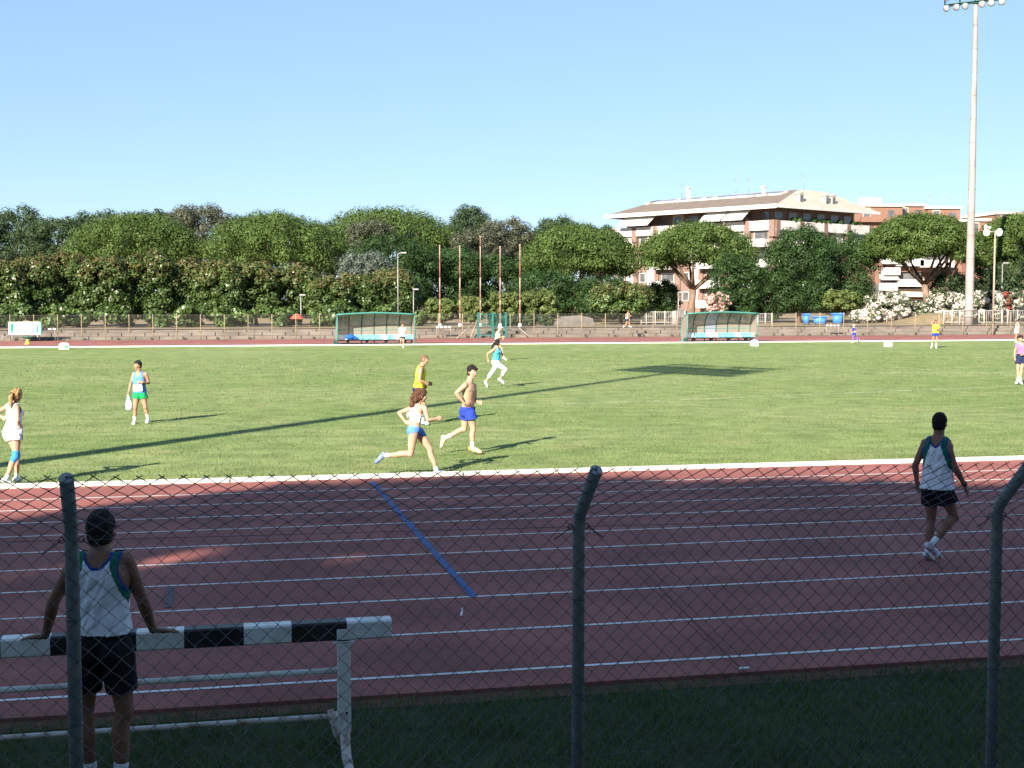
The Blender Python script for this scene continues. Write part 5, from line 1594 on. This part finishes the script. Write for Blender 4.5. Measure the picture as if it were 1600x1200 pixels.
    c = P(1060, 502, YS(1060, 116)); b = MB(); b.prism([(-1.0, 0), (1.1, 0), (1.1, 1.0), (.4, 1.35), (-.5, 1.2), (-1.0, .6)], -.2, .2, Vector((c.x, c.y, UPZ)), X1, Z1, Y1)
    tag(b.build('masonry_block', M['grey_stone'], None, (c.x, c.y, UPZ)), 'pale masonry block behind the railing left of the forked pine', 'block')
    c = P(895, 500, YS(895, 115)); b = MB(); b.prism([(-1.6, 0), (1.9, 0), (1.7, .6), (.6, .85), (-1.0, .75), (-1.5, .35)], -.4, .4, Vector((c.x, c.y, UPZ)), X1, Z1, Y1)
    tag(b.build('masonry_block', M['grey_stone'], None, (c.x, c.y, UPZ)), 'grey masonry block behind the far fence left of the jogger', 'block')

    # parasol
    q = P(464, 490, YS(464, 112)); r = thing('parasol', (q.x, q.y, UPZ), 'small red parasol behind the far fence', 'parasol')
    b = MB(); Z = q.z; rr = 11 / F * 112.6
    b.rings([(Vector((q.x, q.y, Z - .42)), X1, Y1, rr, rr), (Vector((q.x, q.y, Z - .2)), X1, Y1, rr * .62, rr * .62), (Vector((q.x, q.y, Z)), X1, Y1, .04, .04)], 8, smooth=False); b.build('canopy', mat('parasol_red', (.62, .09, .06), None, rough=.8), r)
    b = MB(); b.tube((q.x, q.y, UPZ), (q.x, q.y, Z), .025, n=6); b.build('pole', M['steel'], r)

    # lamp posts
    def lamp(px, tp, Y, label, arm=.5):
        Y = YS(px, Y); q = P(px, tp, Y); r = thing('lamp_post', (q.x, Y, UPZ), label, 'lamp post')
        b = MB(); b.path([(q.x, Y, UPZ), (q.x, Y, q.z)], [.055, .04], 8); b.path([(q.x, Y, q.z - .03), (q.x + arm * .5, Y, q.z + .05), (q.x + arm, Y, q.z + .05)], .035, 6); b.build('pole', M['steel'], r)
        b = MB(); b.box((q.x + arm, Y, q.z + .05), (.5, .22, .14), bevel=.04); b.build('lamp_head', M['steel'], r)
    lamp(621.5, 396, 113.4, 'pale lamp post rising out of the magnolias above the left bench shelter')
    lamp(646, 453, 114, 'short pale lamp post at the right end of the magnolia row', .2)
    lamp(1060, 458, 114, 'thin lamp post left of the forked pine trunk', .2)
    lamp(1566.5, 412, 113, 'small lamp post right of the loudspeaker pole', .3)
    lamp(470, 462, 113.5, 'thin lamp post beside the red parasol', .15)
    # loudspeakers
    Y = on_n(1555, nf - .25).y; q = P(1555, 362, Y); r = thing('loudspeaker_pole', (q.x, Y, 0), 'tall thin pole carrying three white horn loudspeakers', 'loudspeaker')
    b = MB(); b.path([(q.x, Y, 0), (q.x, Y, q.z)], [.10, .07], 8); b.tube((q.x - .55, Y, q.z), (q.x + .45, Y, q.z), .04, n=6); b.build('pole', M['bark_pale'], r)
    def horn(c, d, R):
        d = Vector(d).normalized(); b = MB(); a, e = b.frame(d); c = Vector(c)
        b.rings([(c - d * .45, a, e, .10, .10), (c - d * .30, a, e, .10, .10), (c - d * .28, a, e, .05, .05), (c - d * .1, a, e, R * .35, R * .35), (c, a, e, R * .8, R * .8), (c + d * .05, a, e, R, R), (c + d * .02, a, e, R * .86, R * .86), (c - d * .08, a, e, R * .3, R * .3)], 18)
        b.build('horn', M['white_far'], r)
    horn(P(1561, 363, Y), (.35, -1, -.1), .33); horn(P(1542, 363, Y), (-.8, -.6, -.1), .30); horn(P(1541, 355, Y + .3), (-.5, .8, .1), .22)
    q = P(1593, 484, YS(1593, 111)); r = thing('equipment_box', (q.x, q.y, UPZ), 'dark box on a thin post at the right frame edge', 'box')
    b = MB(); b.box(q, (.75, .4, .5), bevel=.03); b.build('case', M['black_paint'], r); b = MB(); b.tube((q.x, q.y, UPZ), (q.x, q.y, q.z - .25), .04, n=6); b.build('post', M['steel'], r)
M['lamp_glass'] = mat('lamp_glass', (.42, .43, .45), (.20, .21, .22), 2.2, .15)
M['grey_stone'] = mat('grey_stone', (.15, .14, .13), (.10, .092, .085), 2, .9, 6)
M['gate_green'] = mat('gate_green', (.02, .13, .12), None, rough=.5)
M['bin_blue'] = mat('bin_blue', (.035, .17, .62), (.06, .25, .68), 3, .45)
M['mast'] = mat('mast_concrete', (.30, .265, .26), (.205, .17, .16), 1.5, .85, 6, bump=.3, bscale=8, stretch=(1, 1, .4), lo=.4, hi=.75)

def mast(p, htop, label, face, group, dense=False):
    """tall concrete floodlight mast with a lamp rack"""
    p = Vector(p); r = thing('floodlight_mast', p, label, 'floodlight', group)
    b = MB(); pts = []; rad = []
    for i in range(15):
        t = i / 14; pts.append(p + Z1 * (htop * t)); rad.append(lerp(.40, .185, t ** .9))
    b.path(pts, rad, 16)
    for i in range(2): b.path([p + Z1 * (.9 + i * .55), p + Z1 * (1.05 + i * .55)], .47, 16)
    for i in range(1, 14): b.path([pts[i] - Z1 * .03, pts[i] + Z1 * .03], rad[i] + .018, 16)
    b.build('shaft', M['mast'], r)
    b = MB(); d = Vector(face).normalized(); x = Vector((-d.y, d.x, 0)); c = p + Z1 * htop
    for z in (-.15, .75, 1.65, 2.55):
        b.tube(c + x * -2.6 + Z1 * z + d * .25, c + x * 2.6 + Z1 * z + d * .25, .07, n=6)
    for s in (-2.6, -1.3, 0, 1.3, 2.6): b.tube(c + x * s - Z1 * .2 + d * .25, c + x * s + Z1 * 2.6 + d * .25, .06, n=6)
    b.box(c - Z1 * .02, (5.0, .9, .05), x, d, Z1)
    b.build('rack', M['green_dark'], r)
    if dense:  # unseen boxes added behind the lamps so this rack casts a solid shadow
        for z in (-.10, .65, 1.40):
            g = MB(); g.box(c - d * .1 + Z1 * (z + .15), (6.2, .28, .48), x, d, Z1, bevel=.03); g.build('shadow_filler_box', M['steel'], r)
    rg = random.Random(2)
    for z in (-.35, .55, 1.45, 2.35):
        for s in ((-2.9, -2.2, -1.5, -.8, .8, 1.5, 2.2, 2.9) if dense else (-2.3, -1.45, -.7, .7, 1.45, 2.3)):  # dense: more lamps, added to thicken the out-of-frame rack's shadow
            l = MB(); e = c + x * s + Z1 * z + d * .55; dd = (d + Z1 * -.55 + x * (s * .12)).normalized(); a, q = l.frame(dd)
            l.rings([(e - dd * .25, a, q, .14, .14), (e - dd * .1, a, q, .18, .18), (e + dd * .05, a, q, .26, .26), (e + dd * .20, a, q, .29, .29)], 14)
            o = l.build('floodlight', M['steel'], r)
            g = MB(); g.rings([(e + dd * .20, a, q, .25, .25), (e + dd * .215, a, q, .23, .23)], 14); g.build('glass', M['lamp_glass'], o)
# ------------------------------------------------------------------ buildings
def facade(root, o, ax, nrm, width, floors, z0, fh, bays, kinds, wallm, pier='brick_brown', pier_w=.7, part_balc=True):
    """dress a wall: piers, windows (with panes), balconies.  o: corner at ground, ax along, nrm outward"""
    bw = width / bays; pm = MB()
    for i in range(bays + 1):
        pm.box(o + ax * min(max(i * bw, pier_w / 2), width - pier_w / 2) + nrm * .15 + Z1 * (z0 + floors * fh / 2), (pier_w, .30, floors * fh), ax, nrm, Z1)
    pm.build('pier', M[pier], root)
    for f in range(floors):
        zf = z0 + f * fh
        for i in range(bays):
            k = kinds[(i + f * 0) % len(kinds)]; c = o + ax * ((i + .5) * bw)
            if k == 'p':
                b = MB(); b.box(c + ax * (-bw * .22) + nrm * .06 + Z1 * (zf + fh / 2), (bw * .36, .12, fh - .02), ax, nrm, Z1); b.build('panel', M['plaster_white'], root)
                wx = bw * .18; ww = 1.25
            elif k == 'b':
                wx = 0; ww = min(2.6, bw * .62)
            else: wx = 0; ww = 1.3
            hgt = 1.45 if k != 'b' else 2.25; zc = zf + (1.0 if k != 'b' else .12) + hgt / 2
            b = MB()
            for sx in (-1, 1): b.box(c + ax * (wx + sx * ww / 2) + nrm * .03 + Z1 * zc, (.09, .10, hgt), ax, nrm, Z1)
            b.box(c + ax * wx + nrm * .03 + Z1 * (zc + hgt / 2), (ww + .09, .12, .09), ax, nrm, Z1); b.box(c + ax * wx + nrm * .06 + Z1 * (zc - hgt / 2), (ww + .2, .2, .07), ax, nrm, Z1)
            w = b.build('window', M['plaster_white'], root)
            b = MB(); b.box(c + ax * wx + nrm * .012 + Z1 * zc, (ww - .1, .02, hgt - .1), ax, nrm, Z1); b.build('pane', M['window_dark'], w)
            if k == 'b':
                b = MB(); d = 1.35
                b.box(c + nrm * (d / 2 + .31) + Z1 * (zf + .02), (bw - pier_w - .04, d, .22), ax, nrm, Z1)
                b.box(c + nrm * (d + .27) + Z1 * (zf + .62), (bw - pier_w - .04, .10, .98), ax, nrm, Z1)
                for sx in (-1, 1): b.box(c + ax * (sx * (bw - pier_w - .14) / 2) + nrm * (d / 2 + .30) + Z1 * (zf + .60), (.10, d - .16, .94), ax, nrm, Z1)
                b.build('balcony', M['plaster_white'], root)

def buildings():
    zg = UPZ
    # A: apartment block with the long tiled roof
    C = P(1210, 322, 200); C.z = 0
    u = Vector((-.66, .75, 0)).normalized(); v = Vector((u.y, -u.x, 0)); v = v if v.x > 0 else -v
    L, W, ze = 33.0, 24.5, 17.0
    root = thing('apartment_block', (C.x, C.y, zg), 'apartment block with long tiled roof, brick piers and white balconies', 'building')
    def at(a, b, z): return C + u * a + v * b + Z1 * z
    b = MB(); b.box(at(L / 2, W / 2, zg + (14.0 - zg) / 2), (L, W, 14.0 - zg), u, v, Z1); b.box(at(L / 2, W / 2, 15.5), (L - 3.2, W - 3.2, 3.0), u, v, Z1)
    b.build('wall', M['brick_brown'], root)
    facade(root, at(0, 0, 0), u, -v, L, 4, zg + .9, 3.08, 7, 'bpbpbpp', 'brick_brown', pier_w=.9)
    facade(root, at(0, 0, 0), v, -u, W, 4, zg + .9, 3.08, 5, 'bbbpb', 'brick_brown', pier_w=.9)
    # terrace parapet of the set-back top floor
    b = MB()
    def gap_bars(o, ax, n_, ln, cnt):
        for i in range(cnt):
            b.box(o + ax * (ln * (i + .5) / cnt) + n_ * .55 + Z1 * 14.15, (ln / cnt - 1.0, .14, 1.25), ax, n_, Z1)
        b.box(o + ax * (ln / 2) + n_ * .3 + Z1 * 13.45, (ln + .6, .65, .22), ax, n_, Z1)
    gap_bars(at(0, 0, 0), u, -v, L, 7); gap_bars(at(0, 0, 0), v, -u, W, 4)
    b.build('parapet', M['plaster_white'], root)
    for i in range(8):
        b = MB(); b.box(at(L * i / 7, -.40, 13.6), (1.0, .5, 2.5), u, v, Z1); b.build('pillar', M['brick_brown'], root)
    for i in range(5):
        b = MB(); b.box(at(-.40, max(W * i / 4, .2), 13.6), (.5, 1.0, 2.5), u, v, Z1); b.build('pillar', M['brick_brown'], root)
    for i in range(9):
        o = at(3 + i * 3.5, 1.6, 15.3); f = MB(); f.box(o - v * .03, (2.2, .08, 2.5), u, v, Z1); w = f.build('window', M['plaster'] if i % 3 == 2 else M['brick'], root)
        g = MB(); g.box(o - v * .085, (1.7, .02, 2.0), u, v, Z1); g.build('pane', M['window_dark'], w)
    for i in range(6):
        o = at(1.6, 3 + i * 3.6, 15.3); f = MB(); f.box(o - u * .03, (.08, 2.4, 2.5), u, v, Z1); w = f.build('window', M['brick'], root)
        g = MB(); g.box(o - u * .085, (.02, 1.9, 2.0), u, v, Z1); g.build('pane', M['window_dark'], w)
    # roof
    b = MB(); ov = 1.3; zr = 20.1
    e = [at(-ov, -ov, ze), at(L + ov, -ov, ze), at(L + ov, W + ov, ze), at(-ov, W + ov, ze)]
    t = [at(3.2, 10.2, zr), at(L - 1.0, 10.2, zr), at(L - 1.0, 17, zr), at(3.2, 17, zr)]
    b.add(e + t, [(0, 1, 5, 4), (1, 2, 6, 5), (2, 3, 7, 6), (4, 5, 6, 7)], 0)
    b.add([Vector(q) for q in (e[3], e[0], t[0], t[3])], [(0, 1, 2, 3)], 1)
    b.add([q - Z1 * .02 for q in e], [(3, 2, 1, 0)], 2)
    roof = b.build('roof', [M['roof_tile'], M['roof_pale'], M['plaster_white']], root)
    b = MB(); hz = .62
    b.box(at(L / 2, -ov - .07, ze - .18), (L + 2 * ov + .3, .16, hz), u, v, Z1); b.box(at(-ov - .07, W / 2, ze - .18), (.16, W + 2 * ov, hz * .7), u, v, Z1)
    b.box(at(L + ov + .07, W / 2, ze - .18), (.16, W + 2 * ov, hz), u, v, Z1)
    b.build('eaves', M['plaster_white'], roof)
    # skylights on the long slope
    nrm = (t[0] - e[0]); sl = Vector((-v.x, -v.y, 0)) * -1
    sdir = (at(0, 10.2, zr) - at(0, -ov, ze)).normalized(); sn = u.cross(sdir).normalized(); sn = sn if sn.z > 0 else -sn
    for px, wd in ((997, 2.4), (1028, 2.6), (1047, 3.4), (1072, 3.0), (1090, 2.6), (1108, 2.2), (1128, 3.0), (1150, 4.0), (1175, 3.2), (1194, 3.2), (1214, 3.0)):
        r = ray(px, 315); s = .78; p0 = at(0, lerp(-ov, 10.2, s), 0)
        a = (p0.y * r.x - p0.x * r.y) / (u.x * r.y - u.y * r.x)
        if a > L - .5: a = L - 1.5
        o = at(a, lerp(-ov, 10.2, s), lerp(ze, zr, s)) + sn * .12
        b = MB(); b.box(o, (wd, 1.9, .26), u, sdir, sn); d = b.build('skylight', M['plaster_white'], roof)
        g = MB(); g.box(o + sn * .135, (wd - .5, 1.35, .02), u, sdir, sn); g.build('pane', M['window_dark'] if wd < 3.3 else M['solar'], d)
    # dormer openings on the pale end slope
    sd2 = (at(3.2, 12, zr) - at(-ov, 12, ze)).normalized()
    for px, py in ((1248, 312), (1288.5, 315), (1298.5, 315.5)):
        d = ray(px, py); pl = at(-ov, 0, ze); n2 = v.cross(sd2).normalized(); k = (pl - Vector((0, 0, H))).dot(n2) / d.dot(n2); o = Vector((0, 0, H)) + d * k
        b = MB(); b.box(o + Z1 * .1, (1.1, .95, 1.5), u, v, Z1); b.prism([(-.65, .82), (.65, .82), (0, 1.25)], -.6, .6, o, v, Z1, u); w = b.build('dormer', M['roof_pale'], roof)
        g = MB(); g.box(o - u * .56 + Z1 * .1, (.02, .65, 1.1), u, v, Z1); g.build('pane', M['window_dark'], w)
    for px, hh in ((1076, 2.2), (1193, 1.3)):
        r = ray(px, 310); p0 = at(0, 9.2, 0); a = (p0.y * r.x - p0.x * r.y) / (u.x * r.y - u.y * r.x); o = at(a, 9.2, 19.6)
        b = MB(); b.box(o + Z1 * hh * .4, (.55, .55, hh), u, v, Z1, bevel=.03); b.box(o + Z1 * (hh * .9 + .1), (.75, .75, .16), u, v, Z1); b.build('chimney', M['plaster_white'], roof)
    for px in (1065, 1150, 1170, 1262):
        r = ray(px, 310); p0 = at(0, 12, 0); a = (p0.y * r.x - p0.x * r.y) / (u.x * r.y - u.y * r.x); o = at(max(a, 3.5), 12, 20)
        b = MB(); b.tube(o, o + Z1 * 2.8, .035, n=5)
        for q in (2.2, 2.5, 2.7): b.tube(o + Z1 * q - u * .5, o + Z1 * q + u * .5, .02, n=4)
        b.build('aerial', M['steel'], roof)
    # awnings on the terrace
    for a0, a1 in ((4.5, 8.6), (8.9, 13.2), (24.0, 31.0)):
        b = MB(); n = 7; vs = []
        for i in range(n):
            q = i / (n - 1); vs += [at(a0, 1.0 - 3.0 * q, 16.7 - 1.7 * q ** 1.6), at(a1, 1.0 - 3.0 * q, 16.7 - 1.7 * q ** 1.6)]
        b.add(vs, [(2 * i, 2 * i + 1, 2 * i + 3, 2 * i + 2) for i in range(n - 1)])
        b.add([q - Z1 * .04 for q in vs], [(2 * i, 2 * i + 2, 2 * i + 3, 2 * i + 1) for i in range(n - 1)])
        b.build('awning', M['awning'], root)
    rg = np.random.RandomState(3); bl = []
    for bb in (4.5, 5.8, 9.5, 11, 12, 13.3, 16.5, 20, 21.5): bl.append((tuple(at(-.2, bb, 14.95)), .5, (1, 1, 1)))
    V, Q, p, d = leaves(rg, bl, 900, .35); np_mesh('terrace_plants', V, Q, LM['deep'], parent=root)

    # B: brick block behind, two steps
    def block(px0, px1, Y, tp, label, wall, steps, floors=6, rot=.18):
        x0, x1 = P(px0, tp, Y).x, P(px1, tp, Y).x; zt = P(px0, tp, Y).z
        ax = Vector((math.cos(rot), math.sin(rot), 0)); nb = Vector((-ax.y, ax.x, 0)); Wd = (x1 - x0) / ax.x
        o = Vector((x0, Y, 0)); root = thing('apartment_block', (x0 + Wd / 2, Y, zg), label, 'building')
        acc = 0
        for fr, dz, dn in steps:
            w = Wd * fr; ht = zt + dz - zg
            b = MB(); b.box(o + ax * (acc + w / 2) + nb * (7 + dn) + Z1 * (zg + ht / 2), (w, 14, ht), ax, nb, Z1); b.build('wall', M[wall], root)
            b = MB(); b.box(o + ax * (acc + w / 2) + nb * (7 + dn) + Z1 * (zg + ht + .2), (w + .6, 14.8, .5), ax, nb, Z1); b.build('roof', M['plaster_white'], root)
            nw = max(2, int(w / 3.2)); fh = 3.1
            for f in range(floors):
                zf = zg + ht - (f + 1) * fh
                if f > 2: break
                for i in range(nw):
                    c = o + ax * (acc + w * (i + .5) / nw) + nb * (dn - .02) + Z1 * (zf + 1.7)
                    k = (i + f) % 3
                    b = MB(); b.box(c, (1.5, .12, 1.6 if k else 2.2), ax, nb, Z1); wn = b.build('window', M['plaster'] if k == 0 else M[wall], root)
                    g = MB(); g.box(c - nb * .075, (1.25, .02, 1.35 if k else 1.9), ax, nb, Z1); g.build('pane', M['window_dark'], wn)
                b = MB(); b.box(o + ax * (acc + w / 2) + nb * (dn - .55) + Z1 * (zf + .5), (w * .8, 1.1, 1.0), ax, nb, Z1); b.build('balcony', M[wall] if f % 2 == 0 else M['plaster'], root)
            acc += w
        return root, o, ax, nb, Wd, zt
    r, o, ax, nb, Wd, zt = block(1336, 1510, 258, 322, 'terracotta brick apartment block with flat white roof edges behind the pine', 'brick', [(.44, .0, 0), (.26, .3, 2.5), (.30, -.3, 1.0)], rot=.10)
    b = MB(); b.box(o + ax * 4.0 + nb * 3 + Z1 * (zt + 1.0), (3.6, 3, 1.6), ax, nb, Z1); b.build('roof_hut', M['plaster_white'], r)
    for q in (.3, .78, .93):
        b = MB(); e = o + ax * (Wd * q) + nb * 5 + Z1 * (zt + .3); b.tube(e, e + Z1 * 2.4, .04, n=5); b.tube(e + Z1 * 2.0 - ax * .5, e + Z1 * 2.0 + ax * .5, .03, n=4); b.build('aerial', M['steel'], r)
    r, o, ax, nb, Wd, zt = block(1526, 1600, 252, 334, 'smaller brick block seen right of the floodlight mast', 'brick', [(.45, -1.2, 2.5), (.55, .0, 0)], rot=.12)
    # D: low house with balconies glimpsed under the pine crown
    r, o, ax, nb, Wd, zt = block(1368, 1506, 166, 386, 'brick house with white balconies seen under the crown of the twin-trunk pine', 'brick', [(1.0, 0, 0)], 3, .05)
    for px, py, w in ((1392, 424, 2.0), (1420, 410, 3.4), (1424, 442, 3.6), (1388, 448, 2.0), (1462, 412, 4.2), (1380, 470, 3)):
        c = P(px, py, 164.6); b = MB(); b.box((c.x, c.y, c.z), (w, 1.3, .9)); b.build('balcony', M['plaster_white'], r)
        b = MB(); b.box((c.x, c.y + .9, c.z + 1.3), (w * .8, .1, 1.6)); b.build('loggia', M['window_dark'], r)
    for px, py in ((1392, 410), (1390, 435)):
        c = P(px, py, 164.3); b = MB(); b.prism([(0, 0), (0, .5), (-1.2, -.2)], -1.1, 1.1, Vector((c.x, c.y + .6, c.z)), Y1, Z1, X1); b.build('awning', M['awning'], r)
M['solar'] = mat('roof_glass', (.10, .12, .18), (.16, .18, .24), 1, .25, spec=.6)

# ------------------------------------------------------------------ grandstand and trees behind the camera (they shade the near lanes)
SUN_EL = math.radians(25.6); SUN_H = Vector((-.468, -.884, 0)).normalized()
SUN_DIR = (SUN_H * math.cos(SUN_EL) + Z1 * math.sin(SUN_EL)).normalized()
def behind():
    M['stand_bounce_concrete'] = mat('stand_bounce_concrete', (.52, .50, .47), (.42, .40, .37), 1.2, .9, 6)  # unseen concrete, made paler to bounce fill light on fence posts and shirts
    root = thing('grandstand', TN(-12, -3), 'roofed concrete grandstand behind the viewpoint, shading the near lanes', 'grandstand')
    b = MB(); t0, t1 = -62.0, 34.0
    for k in range(9):
        z = .3 + k * .45; n = 3.0 - k * .85
        if n < 1.2 and False: continue
        b.box(TN((t0 + t1) / 2, n - 2.0 , z / 2), (t1 - t0, 4.0 - k * .005, z), T, N, Z1)
    b.build('steps', M['stand_bounce_concrete'], root)
    b = MB(); b.box(TN((t0 + t1) / 2, -7.2, 4.0), (t1 - t0, .4, 7.7), T, N, Z1); b.build('rear_wall', M['stand_bounce_concrete'], root)
    b = MB(); b.prism([(-7.6, 7.7), (-.1, 8.3), (-.1, 8.5), (-7.6, 8.1)], t0, t1, Vector((0, 0, 0)), N, Z1, T); b.build('roof', M['concrete'], root)
    for i in range(9):
        c = MB(); c.box(TN(t0 + 1 + i * 11.7, -6.2, 4.0), (.4, .5, 7.6), T, N, Z1); c.build('column', M['concrete'], root)
    # openings through the crowns where the photo shows sun flecks on the lanes
    clear = []
    for px, py, rr in FLECKS:
        clear.append((G(px, py), SUN_DIR, rr))
    for i, (gx, n_edge_sh) in enumerate(SHADE):
        # crown of a pine whose top shades the ground out to n_edge_sh around picture column gx
        nt = -12.5; g = None
        d = ray(gx, 760); s = n_edge_sh / (d.x * N.x + d.y * N.y); g = Vector((d.x * s, d.y * s, 0))
        k = (g.dot(N) - nt) / -(SUN_DIR.dot(N)); top = g + SUN_DIR * k
        R = 2.5 if -100 < gx < 720 else 4.0; Hc = 6.0
        rd = random.Random(500 + i); rg = np.random.RandomState(500 + i)
        r = thing('pine_tree', (top.x, top.y, 0), 'tall umbrella pine number of the row behind the grandstand', 'tree', 'pines behind the grandstand')
        del r['label']; r['label'] = 'tall umbrella pine in the row behind the grandstand'
        bl = []
        for j in range(150):
            a = j * 2.39996; q = math.sqrt((j % 75 + .5) / 75)
            rr = rd.uniform(.75, 1.15)
            lvl = rd.uniform(-1.0, 0) if j < 75 else rd.uniform(-Hc, -1.6)
            cpt = Vector((top.x + math.cos(a) * q * (R - .5), top.y + math.sin(a) * q * (R - .5), top.z - rr * .85 + lvl * (1 if j >= 75 else .5) - (q ** 2) * 2.6))
            bl.append((tuple(cpt), rr, (1.1, 1.1, .8)))
        bl = [x for x in bl if not any(((Vector(x[0]) - o) - s_ * (Vector(x[0]) - o).dot(s_)).length < q + x[1] * .95 for o, s_, q in clear)]
        V, Q, p, dd = leaves(rg, bl, 7000, .55, 1.5, .35, 1.0)
        np_mesh('crown', V, Q, LM['pine'], parent=r)
        b = MB(); b.path([(top.x, top.y, -.1), (top.x + .2, top.y, top.z * .4), (top.x, top.y, top.z - 2.5)], [.42, .34, .2], 9); b.build('trunk', M['bark'], r)
FLECKS = [(40, 892, .20), (235, 860, .20), (300, 868, .18), (545, 871, .18)]
SHADE_PX = [(-420, 840), (-230, 838), (-60, 834), (60, 828), (160, 814), (270, 799), (380, 786), (480, 768), (590, 751), (700, 749), (800, 747), (900, 745.5), (1000, 747), (1100, 750), (1200, 751), (1300, 752), (1400, 754), (1500, 755), (1600, 757), (1720, 756), (1850, 755), (2000, 754)]
SHADE = [(a_, nof(a_, b_) - .5) for a_, b_ in SHADE_PX]
# ------------------------------------------------------------------ assemble
n_in, n_far, n_edge, n0 = setting()
vegetation()
buildings()
near_fence()
barrier()
far_things(n_in, n_far, n0)
mp_ = on_n(1513.5, n0 + 3.2); mast(mp_, (3.1 + 455 / F * mp_.y - UPZ + .2), 'tall pale concrete floodlight mast on the right', (-.55, -.8, 0), 'floodlight masts')
for o in list(bpy.data.objects):
    if o.name.startswith('floodlight_mast'): o.location.z = UPZ - .2
# the near mast, left of the frame, whose shadow crosses the field
tip = G(1090, 577)
kk = 27.6 / math.tan(SUN_EL)
mast(Vector((tip.x, tip.y, 0)) + SUN_H * kk, 26.2, 'tall concrete floodlight mast out of frame on the left, throwing the long shadow', (.75, .65, 0), 'floodlight masts', True)
behind()
cast()

# ------------------------------------------------------------------ light, sky, camera
w = bpy.data.worlds.new('World'); scene.world = w; w.use_nodes = True
nt = w.node_tree; bg = nt.nodes['Background']
sky = nt.nodes.new('ShaderNodeTexSky'); sky.sky_type = 'NISHITA'; sky.sun_disc = False
sky.sun_elevation = SUN_EL; sky.sun_rotation = math.atan2(SUN_DIR.x, SUN_DIR.y)
sky.air_density = 1.0; sky.dust_density = 0; sky.ozone_density = 9.0; sky.altitude = 2000
gm_ = nt.nodes.new('ShaderNodeGamma'); gm_.inputs['Gamma'].default_value = .5
nt.links.new(sky.outputs['Color'], gm_.inputs['Color']); nt.links.new(gm_.outputs['Color'], bg.inputs['Color']); bg.inputs['Strength'].default_value = .140
sl = bpy.data.lights.new('sun', 'SUN'); sl.energy = 5.0; sl.angle = math.radians(.53); sl.color = (1.0, .90, .76)
so = bpy.data.objects.new('sun', sl); COL.objects.link(so); so.rotation_euler = (-SUN_DIR).to_track_quat('-Z', 'Y').to_euler(); so.location = (0, 0, 60)

cd = bpy.data.cameras.new('camera'); co = bpy.data.objects.new('camera', cd); COL.objects.link(co)
cd.sensor_fit = 'HORIZONTAL'; cd.sensor_width = 36.0; cd.lens = 36.0 * F / 1600.0
cd.clip_start = .1; cd.clip_end = 4000
co.location = (0, 0, H); co.rotation_euler = (math.pi / 2 - PITCH, 0, 0)
scene.camera = co
vs = scene.view_settings
vs.view_transform = 'Standard'; vs.look = 'None'; vs.gamma = 1.0; vs.exposure = 1.6
scene.cycles.max_bounces = 6; scene.cycles.transparent_max_bounces = 8
